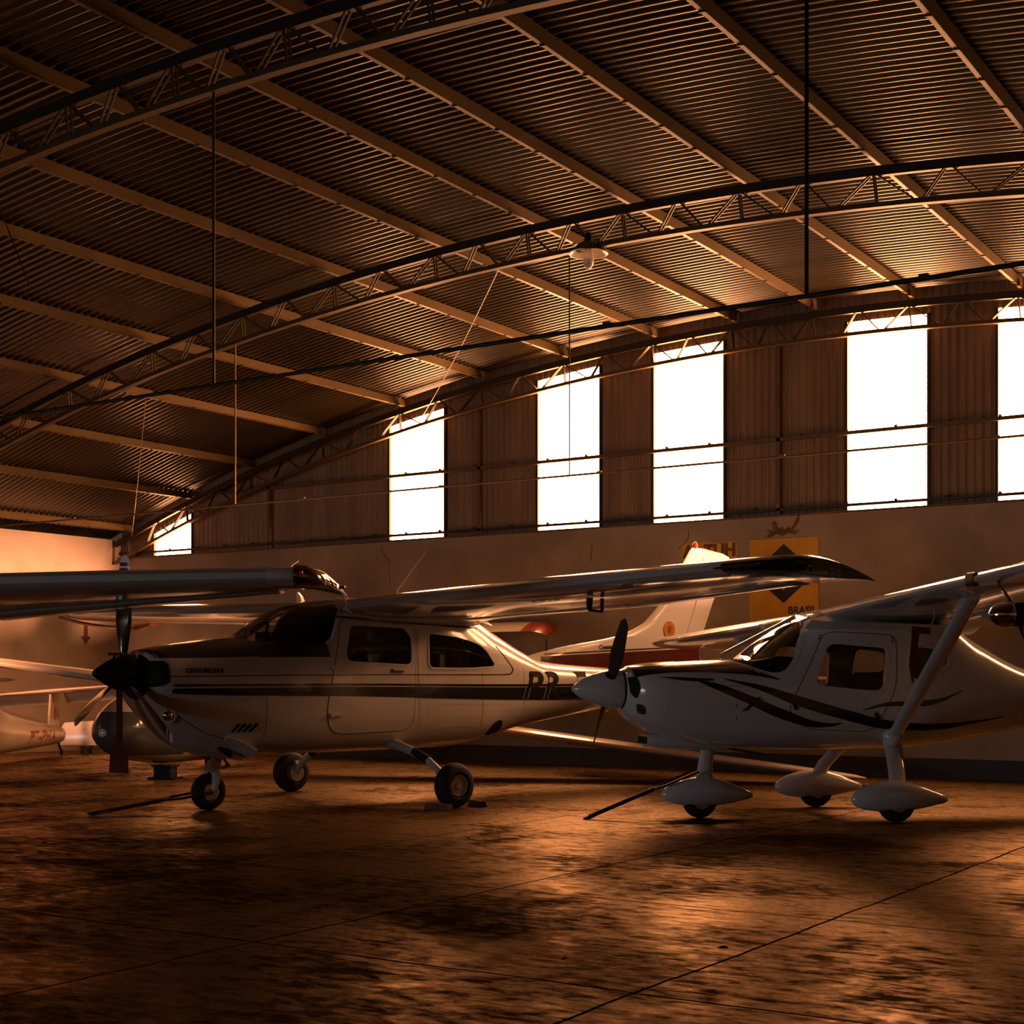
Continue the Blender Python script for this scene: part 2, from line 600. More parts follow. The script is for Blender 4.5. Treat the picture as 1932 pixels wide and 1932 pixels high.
def clad_piece(x0, x1, z0f, z1f):
    """vertical corrugation between x0 and x1"""
    n = max(2, int((x1 - x0) / 0.0125))
    rows = 3
    vs, fs = [], []
    for i in range(n + 1):
        x = x0 + (x1 - x0) * i / n
        y = YB + 0.03 + 0.011 * math.sin(2 * PI * x / 0.1)
        for k in range(rows):
            t = k / (rows - 1)
            vs.append((x, y, z0f(x) * (1 - t) + z1f(x) * t))
    for i in range(n):
        for k in range(rows - 1):
            a = i * rows + k
            fs.append((a, a + rows, a + rows + 1, a + 1))
    return vs, fs


g = G()
edges = [XL] + [e for w_ in WINS for e in w_] + [XR]
for i in range(0, len(edges), 2):
    g.add(*clad_piece(edges[i], edges[i + 1], lambda x: WALL_H, lambda x: arc_z(x, R_ROOF) + 0.02))
for x0, x1 in WINS:     # the strip between panel top and roof
    g.add(*clad_piece(x0, x1, lambda x: arc_z(x, TOPR), lambda x: arc_z(x, R_ROOF) + 0.02))
struct('wall_upper', g, M['clad'], ang=180)

for i, (x0, x1) in enumerate(WINS):
    g = G()
    n = 8
    for k in range(n):
        a, b = x0 + (x1 - x0) * k / n, x0 + (x1 - x0) * (k + 1) / n
        g.add([(a, YB + 0.045, WALL_H), (b, YB + 0.045, WALL_H), (b, YB + 0.045, arc_z(b, TOPR)), (a, YB + 0.045, arc_z(a, TOPR))], [(0, 1, 2, 3)])
    pane = struct('window_%d' % (i + 1), g, M['pane'], ang=0)
    g = G()
    for x in (x0 - 0.018, x1 + 0.018):
        g.box((x, YB + 0.02, (WALL_H + arc_z(x, TOPR)) / 2), (0.036, 0.05, arc_z(x, TOPR) - WALL_H))
    struct('window_frame', g, M['truss'], pane, ang=0)

# rails and posts on the back wall
def rail(name, z, d, h, m):
    g = G().box(((XL + XR) / 2, YB - 0.02, z), (XR - XL - 0.1, d, h))
    # bolt cleats along the rail
    x = XL + 0.6
    while x < XR:
        g.box((x, YB - 0.02, z + h / 2 + 0.012), (0.035, d * 0.7, 0.024))
        x += 0.62
    return struct(name, g, m, ang=0)


rail('trim_1', WALL_H + 0.085, 0.05, 0.035, M['truss'])
rail('trim_2', 4.215, 0.05, 0.045, M['purlin'])
g = G().box(((XL + XR) / 2, YB - 0.03, WALL_H + 0.006), (XR - XL, 0.14, 0.012))
struct('trim_3', g, M['purlin'], ang=0)
for i, x in enumerate((-11.95, -7.35, -16.0, -2.6)):
    g = G().box((x, YB - 0.02, (WALL_H + arc_z(x, R_BOT)) / 2), (0.05, 0.05, arc_z(x, R_BOT) - WALL_H))
    struct('trim_%d' % (i + 4), g, M['purlin'], ang=0)

# ------------------------------------------------------------------ purlins and roof trusses
PX = [-19.08, -17.70, -16.28, -14.78, -13.29, -11.82, -10.45, -9.08, -7.93, -6.84, -5.62, -4.35, -3.0, -1.62, -0.22, 1.2, 2.6, 4.1]
ORD = ['first', 'second', 'third', 'fourth', 'fifth', 'sixth', 'seventh', 'eighth', 'ninth', 'tenth', 'eleventh', 'twelfth', 'thirteenth',
       'fourteenth', 'fifteenth', 'sixteenth', 'seventeenth', 'eighteenth']
for i, x in enumerate(PX):
    z = arc_z(x, R_PUR)
    a = math.atan2(x - AX, z - AZ)
    rot = Matrix.Rotation(a, 3, 'Y')
    g = G()
    L_ = YB - YF - 0.1
    yc = (YB + YF) / 2 - 0.0
    for off, dim in (((0, 0, 0.003), (0.040, L_, 0.006)), ((0.017, 0, 0.055), (0.006, L_, 0.11)), ((0.0, 0, 0.107), (0.040, L_, 0.006)), ((-0.017, 0, 0.012), (0.006, L_, 0.018))):
        g.box(Vector((x, yc, z)) + rot @ Vector(off), dim, rot)
    y = YF + 0.5
    while y < YB:       # sheet clips along the purlin
        g.box(Vector((x, y, z)) + rot @ Vector((0, 0, -0.004)), (0.046, 0.012, 0.012), rot)
        y += 0.62
    tag(part('roof_purlin', g, M['purlin'], ang=0), '%s long steel roof purlin counted from the left eave' % ORD[i], 'purlin', 'roof purlins under the corrugated sheets')


def truss(Y, label, webmat, dbl=0.045):
    t = thing('roof_truss', label, 'truss', (AX, Y, 0), 0, 'arched steel roof trusses')

    def P_(x, r, dy=0.0):
        return (x - AX, dy, arc_z(x, r))
    for nm, r, hh in (('top_chord', R_TOP - 0.045, 0.085), ('bottom_chord', R_BOT + 0.0, 0.045)):
        g = G()
        xs_ = np.linspace(XL + 0.05, XR - 0.05, 61)
        rings = []
        for x in xs_:
            a = math.atan2(x - AX, arc_z(x, r) - AZ)
            n_ = Vector((math.sin(a), 0, math.cos(a)))
            c = Vector(P_(x, r))
            wy = 0.026 if nm == 'top_chord' else 0.034
            rings.append([c + n_ * hh / 2 + Vector((0, -wy, 0)), c + n_ * hh / 2 + Vector((0, wy, 0)), c - n_ * hh / 2 + Vector((0, wy, 0)), c - n_ * hh / 2 + Vector((0, -wy, 0))])
        g.loft(rings)
        part(nm, g, M['truss'] if nm == 'top_chord' else M['chord'], t, ang=20)

    def web(x0, r0, x1, r1):
        g = G()
        for dy in (-dbl / 2, dbl / 2):
            g.bar(P_(x0, r0, dy), P_(x1, r1, dy), 0.013, 0.017, (0, 1, 0))
        part('web_bar', g, webmat, t, ang=0)
    for i in range(len(PX) - 1):
        x0, x1 = PX[i], PX[i + 1]
        m_ = (x0 + x1) / 2
        q0, q1 = x0 + (x1 - x0) * 0.30, x0 + (x1 - x0) * 0.72
        web(x0, R_TOP - 0.085, x0 + 0.03, R_BOT)
        web(x0 + 0.04, R_TOP - 0.085, q0 - 0.02, R_BOT)
        web(m_ - 0.06, R_TOP - 0.085, q0 + 0.02, R_BOT)
        web(m_ + 0.02, R_TOP - 0.085, q1 - 0.02, R_BOT)
        web(x1 - 0.04, R_TOP - 0.085, q1 + 0.02, R_BOT)
    return t


M['chord'] = mat('chord_steel', (0.11, 0.066, 0.022), 0.5, 0.15, var=0.2)
M['web'] = mat('web_steel', (0.06, 0.038, 0.015), 0.45, 0.2, var=0.2)
truss(YB - 0.16, 'arched lattice truss running along the top of the window wall', M['web'], 0.03)
truss(12.42, 'arched lattice truss across the middle of the roof with a lamp under it', M['web'])
truss(7.62, 'dark arched lattice truss nearest the camera at top left', M['web'])
truss(2.9, 'arched lattice truss above the camera beyond the top of the photo', M['web'])


# ------------------------------------------------------------------ hung conduits, rods and wires
def rod(p, q, r, m):
    return G().tube([p, q], r, 8), m


def hung_rail(name, label, Y, z, x0, x1, r, rods, m, mr):
    t = thing(name, label, 'pipe', (x0, Y, z))
    g = G().tube([(0, 0, 0), (x1 - x0, 0, 0)], r, 8)
    for x in np.arange(x0 + 0.8, x1, 1.9):
        g.box((x - x0, 0, r * 0.8), (0.05, r * 2.6, r * 1.6))
    part('pipe', g, m, t)
    for x, rr, mm in rods:
        part('hanger_rod', G().tube([(x - x0, 0, 0), (x - x0, 0, arc_z(x, R_BOT) - z - 0.02)], rr, 8), mm, t)
    return t


hung_rail('hung_pipe', 'thick dark pipe hung high on long rods from the nearest truss', 7.62, Z_PIPE1, -16.5, 5.5, 0.014,
          [(X_ROD1, 0.010, M['pipe']), (X_ROD2, 0.012, M['pipe']), (1.2, 0.014, M['pipe'])], M['pipe'], M['pipe'])
hung_rail('hung_pipe', 'thin rusty pipe hung on rods in front of the windows', 12.42, Z_PIPE2, -19.3, 5.5, 0.011,
          [(X_ROD3, 0.009, M['pipe_light']), (X_ROD4, 0.007, M['pipe']), (-2.0, 0.01, M['pipe_light'])], M['pipe_light'], M['pipe_light'])

for k, (p, q, lab) in enumerate(WIRES):
    g = G()
    p, q = Vector(p), Vector(q)
    g.tube([p.lerp(q, t_) - Vector((0, 0, 0.12 * (t_ - t_ * t_) * (p - q).length / 3)) for t_ in np.linspace(0, 1, 9)], 0.006, 6)
    tag(part('wire', g, M['pipe_light'] if k < 2 else M['pipe'], None), lab, 'wire')

# pendant lamp
t = thing('pendant_lamp', 'enamel shade lamp with a bare bulb hanging under the middle truss', 'lamp', (LAMP[0], LAMP[1], LAMP[2]))
top = arc_z(LAMP[0], R_BOT) - LAMP[2]
part('stem', G().tube([(0, 0, 0.10), (0, 0, top)], 0.018, 10).lathe([(0.03, 0.09), (0.045, 0.13), (0.03, 0.2), (0.02, 0.21)], (0, 0, 0), (0, 0, 1), 16), M['enamel_dark'], t)
part('shade', G().lathe([(0.035, 0.12), (0.05, 0.11), (0.10, 0.085), (0.14, 0.05), (0.19, 0.0), (0.196, 0.0), (0.145, 0.056), (0.10, 0.095), (0.05, 0.122), (0.036, 0.13)], (0, 0, 0), (0, 0, 1), 40), M['enamel_dark'], t, label='dark outside of the enamel shade')
part('shade_lining', G().lathe([(0.03, 0.113), (0.05, 0.105), (0.098, 0.08), (0.138, 0.046), (0.188, -0.001), (0.184, -0.002), (0.13, 0.04), (0.05, 0.095), (0.03, 0.10)], (0, 0, 0), (0, 0, 1), 40), M['enamel_white'], t, label='white inside of the shade')
part('bulb', G().lathe([(0.02, 0.10), (0.022, 0.06), (0.045, 0.0), (0.056, -0.06), (0.05, -0.105), (0.03, -0.135), (0.0, -0.145)], (0, 0, 0), (0, 0, 1), 24), M['bulb'], t, ang=180)


# ------------------------------------------------------------------ paint and signs on the back wall
def wall_pt(x, z, w_=0.0):
    return (x, YB - 0.004 - w_, z)


SX0, SX1, SZ0, SZ1 = SIGN
t = thing('painted_sign', 'big yellow square sign with a black diamond on the back wall', 'sign', ((SX0 + SX1) / 2, YB, SZ0))
cx_, cz_ = (SX0 + SX1) / 2, SZ0


def on_sign(u, v, w_):
    return (u, -0.006 - w_, v)


sw, sh = SX1 - SX0, SZ1 - SZ0
part('sign_panel', G().prism([(-sw / 2, 0), (sw / 2, 0), (sw / 2, sh), (-sw / 2, sh)], on_sign, -0.006, 0.004), M['yellow'], t, ang=0)
dh, dw, dcz = SIGN_D
g = G()
o4 = [(0, dcz + dh), (dw, dcz), (0, dcz - dh), (-dw, dcz)]
k4 = 0.56
i4 = [(0, dcz + dh * k4), (dw * k4, dcz), (0, dcz - dh * k4), (-dw * k4, dcz)]
for i in range(4):
    j = (i + 1) % 4
    g.prism([o4[i], o4[j], i4[j], i4[i]], on_sign, 0.003, 0.007)
part('diamond', g, M['blackpaint'], t, ang=0, label='black diamond outline')
lettering('lettering', 'BRASIL', 0.125, lambda u, v, w_: (u + SIGN_T[0], -0.0115, v + SIGN_T[1]), M['blackpaint'], t, bold=0.004)

t = thing('wall_sign', 'small torn yellow sign with worn dark letters beside the yellow square', 'sign', (SIGN2[0], YB, SIGN2[1]))
s2w, s2h = SIGN2[2], SIGN2[3]
pts = [(0.02, 0), (0.12, 0.03), (0.3, -0.02), (0.55, 0.02), (0.8, -0.02), (0.97, 0.0), (1.0, 0.25), (0.97, 0.5), (0.99, 0.8), (0.9, 0.98), (0.7, 0.9), (0.5, 1.02), (0.3, 0.95), (0.1, 1.03), (0.0, 0.85), (0.03, 0.5), (0.0, 0.3)]
part('sign_panel', G().prism([(u * s2w, v * s2h) for u, v in pts], on_sign, -0.006, 0.002), M['yellow'], t, ang=0)
lettering('lettering', 'A', 0.22, lambda u, v, w_: (u * 1.0 + 0.04, -0.0095, v * 1.0 + 0.03), M['stain'], t, bold=0.012)
lettering('lettering', 'TUH', 0.22, lambda u, v, w_: (u * 1.0 + 0.34, -0.0095, v * 1.0 + 0.03), M['stain'], t, bold=0.012)

pts = [(-0.27, 0.0), (-0.2, 0.08), (-0.26, 0.16), (-0.15, 0.12), (-0.17, 0.3), (-0.11, 0.32), (-0.06, 0.16), (0.0, 0.2), (0.03, 0.13), (0.1, 0.2), (0.13, 0.14), (0.18, 0.24), (0.25, 0.42), (0.28, 0.42), (0.26, 0.28), (0.17, 0.12), (0.26, 0.1), (0.2, 0.02), (0.1, 0.06), (0.0, 0.0), (-0.1, 0.05), (-0.18, -0.01)]
tag(part('wall_stain', G().prism([(cx_ - 0.02 + u * 0.85, SZ1 + 0.03 + v * 0.62) for u, v in pts], lambda u, v, w_: (u, YB - w_, v), -0.003, 0.003), M['stain'], ang=0),
    'dark brown ragged stain on the wall just above the yellow square', 'stain')
AX0, AZ0, AW, AH = ARROW
pts = [(-0.28, 1), (0.28, 1), (0.28, 0.42), (0.72, 0.42), (0, -0.0), (-0.72, 0.42), (-0.28, 0.42)]
tag(part('painted_arrow', G().prism([(AX0 + u * AW, AZ0 + v * AH) for u, v in pts], lambda u, v, w_: (XL + w_, u, v), -0.003, 0.004), M['redpaint'], ang=0),
    'dark red arrow painted on the wall pointing down', 'arrow')
for k, (pts, lab) in enumerate(CRACKS):
    g = G().tube([(x, YB, z) for x, z in pts], 0.006, 5)
    tag(part('wall_crack', g, M['crack']), lab, 'crack')


# ------------------------------------------------------------------ aircraft bodies as smooth lofts
def pchip(xs, ys, x):
    xs, ys, x = np.asarray(xs, float), np.asarray(ys, float), np.asarray(x, float)
    h = np.diff(xs)
    d = np.diff(ys) / h
    m = np.zeros_like(ys)
    m[0], m[-1] = d[0], d[-1]
    for i in range(1, len(xs) - 1):
        if d[i - 1] * d[i] > 0:
            w1, w2 = 2 * h[i] + h[i - 1], h[i] + 2 * h[i - 1]
            m[i] = (w1 + w2) / (w1 / d[i - 1] + w2 / d[i])
    i = np.clip(np.searchsorted(xs, x) - 1, 0, len(xs) - 2)
    t = np.clip((x - xs[i]) / h[i], 0, 1)
    t2, t3 = t * t, t * t * t
    return (2 * t3 - 3 * t2 + 1) * ys[i] + (t3 - 2 * t2 + t) * h[i] * m[i] + (-2 * t3 + 3 * t2) * ys[i + 1] + (t3 - t2) * h[i] * m[i + 1]


class Body:
    """stations: aft position, bottom, top, half width, widest height, upper exponent, lower exponent"""
    def __init__(s, st):
        s.st = np.array(st, float)

    def par(s, x):
        return [pchip(s.st[:, 0], s.st[:, k], x) for k in range(1, 7)]

    def ring(s, x, n=64, inset=0.0):
        zb, zt, hw, zc, nu, nl = s.par(x)
        zb, zt, hw = zb + inset, zt - inset, hw - inset
        out = []
        for k in range(n):
            t = 2 * PI * k / n
            ct, st = math.cos(t), math.sin(t)
            e = nu if st >= 0 else nl
            y = hw * math.copysign(abs(ct) ** (2 / e), ct)
            hz = (zt - zc) if st >= 0 else (zc - zb)
            out.append((x, y, zc + hz * math.copysign(abs(st) ** (2 / e), st)))
        return out

    def hw(s, x, z):
        zb, zt, hw, zc, nu, nl = s.par(x)
        if z >= zc:
            q, e = (z - zc) / (zt - zc), nu
        else:
            q, e = (zc - z) / (zc - zb), nl
        if q >= 1:
            return -1.0
        return float(hw * (1 - q ** e) ** (1 / e))


BODY_A = Body([
    (-2.52, 1.00, 1.395, 0.30, 1.23, 2.2, 2.0),
    (-2.49, 0.93, 1.425, 0.40, 1.22, 2.4, 2.0),
    (-2.40, 0.80, 1.445, 0.445, 1.20, 2.6, 1.9),
    (-2.25, 0.645, 1.475, 0.455, 1.17, 2.7, 1.9),
    (-2.00, 0.52, 1.51, 0.485, 1.15, 2.8, 2.0),
    (-1.75, 0.485, 1.54, 0.505, 1.12, 2.9, 2.2),
    (-1.52, 0.495, 1.56, 0.525, 1.10, 3.0, 2.8),
    (-1.20, 0.50, 1.74, 0.545, 1.10, 3.2, 3.4),
    (-0.85, 0.49, 1.885, 0.56, 1.12, 3.8, 3.8),
    (-0.40, 0.485, 1.955, 0.57, 1.14, 4.6, 3.8),
    (0.40, 0.49, 1.95, 0.57, 1.14, 4.6, 3.6),
    (0.75, 0.495, 1.91, 0.56, 1.14, 4.2, 3.4),
    (1.05, 0.51, 1.82, 0.535, 1.13, 3.6, 3.2),
    (1.40, 0.58, 1.68, 0.485, 1.12, 3.0, 3.0),
    (1.80, 0.66, 1.505, 0.425, 1.11, 2.8, 2.8),
    (2.15, 0.71, 1.385, 0.375, 1.11, 2.6, 2.6),
    (2.60, 0.765, 1.345, 0.32, 1.11, 2.5, 2.5),
    (3.50, 0.865, 1.305, 0.22, 1.11, 2.4, 2.4),
    (4.50, 0.985, 1.28, 0.13, 1.13, 2.3, 2.3),
    (5.20, 1.06, 1.25, 0.05, 1.16, 2.2, 2.2)])

BODY_R = Body([
    (-2.13, 0.94, 1.235, 0.17, 1.09, 2.2, 2.2),
    (-2.10, 0.87, 1.275, 0.29, 1.09, 2.3, 2.2),
    (-2.02, 0.80, 1.295, 0.37, 1.08, 2.4, 2.3),
    (-1.85, 0.715, 1.315, 0.43, 1.06, 2.6, 2.4),
    (-1.50, 0.625, 1.335, 0.475, 1.02, 2.8, 2.6),
    (-1.12, 0.59, 1.352, 0.505, 0.99, 3.0, 2.8),
    (-0.80, 0.58, 1.55, 0.525, 1.00, 3.0, 3.0),
    (-0.45, 0.575, 1.755, 0.535, 1.02, 3.6, 3.0),
    (-0.10, 0.575, 1.80, 0.54, 1.04, 4.2, 3.0),
    (0.35, 0.575, 1.79, 0.53, 1.05, 3.8, 2.8),
    (0.70, 0.60, 1.73, 0.485, 1.05, 3.2, 2.6),
    (1.06, 0.655, 1.52, 0.42, 1.04, 2.7, 2.5),
    (1.70, 0.755, 1.25, 0.28, 1.02, 2.4, 2.4),
    (2.60, 0.86, 1.14, 0.16, 1.01, 2.2, 2.2),
    (3.70, 0.97, 1.09, 0.06, 1.03, 2.0, 2.0)])
# ---- end of body data


def body_mesh(body, x0, x1, n=64, step=0.05, inset=0.0):
    xs_ = list(np.arange(x0, x1, step)) + [x1]
    extra = [s_ for s_ in body.st[:, 0] if x0 < s_ < x1]
    xs_ = sorted(set([round(float(x), 4) for x in xs_ + extra]))
    g = G(True)
    g.loft([body.ring(x, n, inset) for x in xs_])
    return g


def boolean(o, cutter_g):
    c = bpy.data.objects.new('cutter', cutter_g.mesh('cutter', 0))
    COL.objects.link(c)
    c.parent = o.parent
    md = o.modifiers.new('cut', 'BOOLEAN')
    md.operation = 'DIFFERENCE'
    md.solver = 'EXACT'
    md.object = c
    bpy.context.view_layer.update()
    dg = bpy.context.evaluated_depsgraph_get()
    me = bpy.data.meshes.new_from_object(o.evaluated_get(dg))
    o.modifiers.clear()
    m = o.data.materials[0]
    old = o.data
    o.data = me
    me.materials.clear()
    me.materials.append(m)
    bpy.data.meshes.remove(old)
    cm = c.data
    bpy.data.objects.remove(c)
    bpy.data.meshes.remove(cm)
    finish(me, 38)


def roundpoly(pts, r, n=5):
    """polygon with rounded corners; r may be a list"""
    out = []
    N = len(pts)
    for i, p in enumerate(pts):
        rr = r[i] if isinstance(r, (list, tuple)) else r
        p = Vector(p)
        a, b = Vector(pts[i - 1]), Vector(pts[(i + 1) % N])
        da, db = (a - p), (b - p)
        la = min(rr, da.length * 0.48)
        lb = min(rr, db.length * 0.48)
        s_, e_ = p + da.normalized() * la, p + db.normalized() * lb
        for k in range(n + 1):
            t_ = k / n
            q = s_ * (1 - t_) ** 2 + p * 2 * t_ * (1 - t_) + e_ * t_ ** 2
            out.append((q.x, q.y))
    return out


def resample(poly, n):
    P_ = [Vector(p) for p in poly] + [Vector(poly[0])]
    d = [0]
    for i in range(len(P_) - 1):
        d.append(d[-1] + (P_[i + 1] - P_[i]).length)
    out = []
    j = 0
    for k in range(n):
        t_ = d[-1] * k / n
        while j < len(d) - 2 and d[j + 1] < t_:
            j += 1
        f_ = (t_ - d[j]) / max(1e-9, d[j + 1] - d[j])
        q = P_[j].lerp(P_[j + 1], f_)
        out.append((q.x, q.y))
    return out


def grow(poly, d):
    n = len(poly)
    area_ = sum(poly[i][0] * poly[(i + 1) % n][1] - poly[(i + 1) % n][0] * poly[i][1] for i in range(n))
    sg = 1 if area_ > 0 else -1
    out = []
    for i in range(n):
        a, b = Vector(poly[i - 1]), Vector(poly[(i + 1) % n])
        t_ = (b - a).normalized()
        out.append((poly[i][0] + t_.y * d * sg, poly[i][1] - t_.x * d * sg))
    return out


def onside(body, x, z, side, off):
    return (x, side * (max(body.hw(x, z), 0.0) + off), z)


def side_ring(body, inner, outer, side, off, m=3, depth=0.006):
    """raised band between two matched outlines on the body side"""
    n = len(inner)
    g = G(True)
    rings = []
    for j in range(m + 1):
        t_ = j / m
        rings.append([onside(body, inner[k][0] * (1 - t_) + outer[k][0] * t_, inner[k][1] * (1 - t_) + outer[k][1] * t_, side, off) for k in range(n)])
    back = [[onside(body, x, z, side, off - depth) for x, z in q] for q in (inner, outer)]
    g.loft([back[0]] + rings + [back[1]], cap=False)
    return g


def side_line(body, pts, side, r=0.0035, closed=True, off=0.0):
    pts = list(pts) + ([pts[0]] if closed else [])
    return G(True).tube([onside(body, x, z, side, off) for x, z in pts], r, 5)


def strip(body, top, bot, side, off=0.004, nx=60, nz=4, smooth=True):
    """stripe between two (x,z) polylines"""
    def ev(c, t_):
        xs_ = [p[0] for p in c]
        zs_ = [p[1] for p in c]
        x = xs_[0] + (xs_[-1] - xs_[0]) * t_
        return x, (float(pchip(xs_, zs_, x)) if smooth else float(np.interp(x, xs_, zs_)))
    g = G(True)
    rows = []
    for i in range(nx + 1):
        a, b = ev(top, i / nx), ev(bot, i / nx)
        rows.append([onside(body, a[0] + (b[0] - a[0]) * j / nz, a[1] + (b[1] - a[1]) * j / nz, side, off) for j in range(nz + 1)])
    return g.loft(rows, cap=False, closed=False)


def patch(body, poly, x0, x1, off, side=0, n=96, step=0.03, name='patch'):
    """piece of the body surface cut out by a convex side-view outline"""
    g = G(True)
    xs_ = list(np.arange(x0, x1 + 1e-6, step))
    g.loft([body.ring(float(x), n) for x in xs_], cap=False)
    me = bpy.data.meshes.new(name)
    me.from_pydata([(-x, y, z) for x, y, z in g.v], [], g.f)
    bm = bmesh.new()
    bm.from_mesh(me)
    cen = Vector((sum(p[0] for p in poly) / len(poly), sum(p[1] for p in poly) / len(poly)))

    def cut(co, no):
        bmesh.ops.bisect_plane(bm, geom=bm.verts[:] + bm.edges[:] + bm.faces[:], plane_co=co, plane_no=no, clear_outer=True, clear_inner=False)
    for i in range(len(poly)):
        a, b = Vector(poly[i]), Vector(poly[(i + 1) % len(poly)])
        if (b - a).length < 1e-6:
            continue
        nn = Vector((b.y - a.y, -(b.x - a.x))).normalized()
        if nn.dot(cen - a) > 0:
            nn = -nn
        cut((-a.x, 0, a.y), (-nn.x, 0, nn.y))
    if side:
        cut((0, 0, 0), (0, -side, 0))
    bm.normal_update()
    zc = float(np.mean([v.co.z for v in bm.verts])) if len(bm.verts) else 0
    sgn = sum(v.normal.dot(Vector((0, v.co.y, v.co.z - 1.0))) for v in bm.verts)
    if sgn < 0:
        bmesh.ops.reverse_faces(bm, faces=bm.faces)
        bm.normal_update()
    nrm = [v.normal.copy() for v in bm.verts]
    for v, q in zip(bm.verts, nrm):
        v.co += q * off
    bm.to_mesh(me)
    bm.free()
    finish(me, 60)
    return me


def foil(xle, xte, y, zle, zte, t, n=16, camber=0.02, flat=0.0):
    """closed airfoil ring, trailing edge first over the top"""
    up, lo = [], []
    c = xte - xle
    for k in range(n + 1):
        s_ = 0.5 * (1 - math.cos(PI * k / n))
        yt = 5 * (0.2969 * math.sqrt(s_) - 0.126 * s_ - 0.3516 * s_ ** 2 + 0.2843 * s_ ** 3 - 0.1036 * s_ ** 4) * t
        yc = 4 * camber * c * s_ * (1 - s_)
        zb = zle + (zte - zle) * s_
        up.append((xle + c * s_, y, zb + yc + yt))
        lo.append((xle + c * s_, y, zb + yc - yt * (1 - flat)))
    return up[::-1] + lo[1:-1]


def wing(secs, n=16, camber=0.02):
    g = G(True)
    return g.loft([foil(s_[1], s_[2], s_[0], s_[3], s_[4], s_[5], n, camber) for s_ in secs])


def lerp_sec(a, b, y):
    t_ = (y - a[0]) / (b[0] - a[0])
    return tuple(a[k] + (b[k] - a[k]) * t_ for k in range(6))


def blade(cx, cz, phi, r0, r1, chord, pitch_root, pitch_tip, thick=0.16, n=14, m=12, cut=None, cy=0.0, grow_=0.0):
    """propeller blade; phi from straight up towards the left wing"""
    er = Vector((0, math.sin(phi), math.cos(phi)))
    et = Vector((0, math.cos(phi), -math.sin(phi)))
    ex = Vector((1, 0, 0))
    o_ = Vector((cx, cy, cz))
    rings = []
    a, b = cut if cut else (r0, r1)
    for i in range(n + 1):
        r = a + (b - a) * i / n
        s_ = (r - r0) / (r1 - r0)
        ch = chord * (0.42 + 0.58 * min(1, s_ / 0.38)) if s_ < 0.38 else chord * (1 - 0.35 * ((s_ - 0.38) / 0.62) ** 2)
        if s_ > 0.93:
            ch *= math.sqrt(max(0.02, 1 - ((s_ - 0.93) / 0.072) ** 2))
        th = ch * (0.75 - 0.62 * min(1, s_ / 0.3)) if s_ < 0.3 else ch * (0.13 - 0.06 * s_)
        be = pitch_root + (pitch_tip - pitch_root) * s_
        cdir = et * math.cos(be) + ex * math.sin(be)
        tdir = er.cross(cdir)
        rings.append([o_ + er * r + cdir * (ch / 2 + grow_) * math.cos(2 * PI * k / m) + tdir * (th / 2 + grow_) * math.sin(2 * PI * k / m) for k in range(m)])
    return G(True).loft(rings)


def wheel(g, c, r, w_, axis=(0, 1, 0), hub=0.5):
    """tyre profile revolved about its axle"""
    k = w_ / 2
    prof = []
    for t_ in np.linspace(0, PI, 13):
        prof.append((r - 0.42 * r * (1 - math.sin(t_)) ** 1.0 if False else r * (1 - 0.40 * (1 - math.sin(t_) ** 0.75)), -k * math.cos(t_)))
    prof = [(r * hub * 0.9, -k * 0.7)] + prof + [(r * hub * 0.9, k * 0.7)]
    return g.lathe(prof, c, axis, 36)


def hub_disc(g, c, r, w_, axis=(0, 1, 0)):
    g.lathe([(0.0, -w_ / 2), (r * 0.3, -w_ / 2), (r * 0.34, -w_ * 0.42), (r * 0.8, -w_ * 0.40), (r * 0.95, -w_ / 2), (r, -w_ * 0.4), (r, w_ * 0.4),
             (r * 0.95, w_ / 2), (r * 0.8, w_ * 0.40), (r * 0.34, w_ * 0.42), (r * 0.3, w_ / 2), (0.0, w_ / 2)], c, axis, 32)
    return g


def landing_wheel(t, c, r, w_, hubmat):
    o = part('wheel', wheel(G(True), c, r, w_), M['rubber'], t)
    g = hub_disc(G(True), c, r * 0.50, w_ * 0.92)
    c = Vector(c)
    for k in range(24):
        a = 2 * PI * k / 24
        for s_ in (-1, 1):
            g.box(c + Vector((math.cos(a) * r * 0.43, s_ * w_ * 0.455, math.sin(a) * r * 0.43)), (0.010, 0.006, 0.010))
    part('wheel_hub', g, hubmat, o, label='pale metal hub')
    return o


class Fin:
    """upright fin: rows of (z, leading x, trailing x, half thickness)"""
    def __init__(s, rows):
        s.r = np.array(rows, float)

    def at(s, z):
        return [float(np.interp(z, s.r[:, 0], s.r[:, k])) for k in (1, 2, 3)]

    def hw(s, x, z):
        a, b, h_ = s.at(z)
        q = min(max((x - a) / (b - a), 0), 1)
        return h_ * min(1, (q / 0.12) ** 0.55 if q < 0.12 else 1) * (1 if q < 0.45 else 1 - 0.9 * (q - 0.45) / 0.55)

    def mesh(s, z0=None, z1=None, nz=40, n=14):
        z0 = s.r[0, 0] if z0 is None else z0
        z1 = s.r[-1, 0] if z1 is None else z1
        g = G(True)
        rings = []
        for z in np.linspace(z0, z1, nz):
            a, b, h_ = s.at(z)
            q = [0.5 * (1 - math.cos(PI * k / n)) for k in range(n + 1)]
            l_ = [(a + (b - a) * u, s.hw(a + (b - a) * u, z), z) for u in q]
            r_ = [(x, -y, zz) for x, y, zz in l_[1:-1]][::-1]
            rings.append(l_ + r_)
        return g.loft(rings)


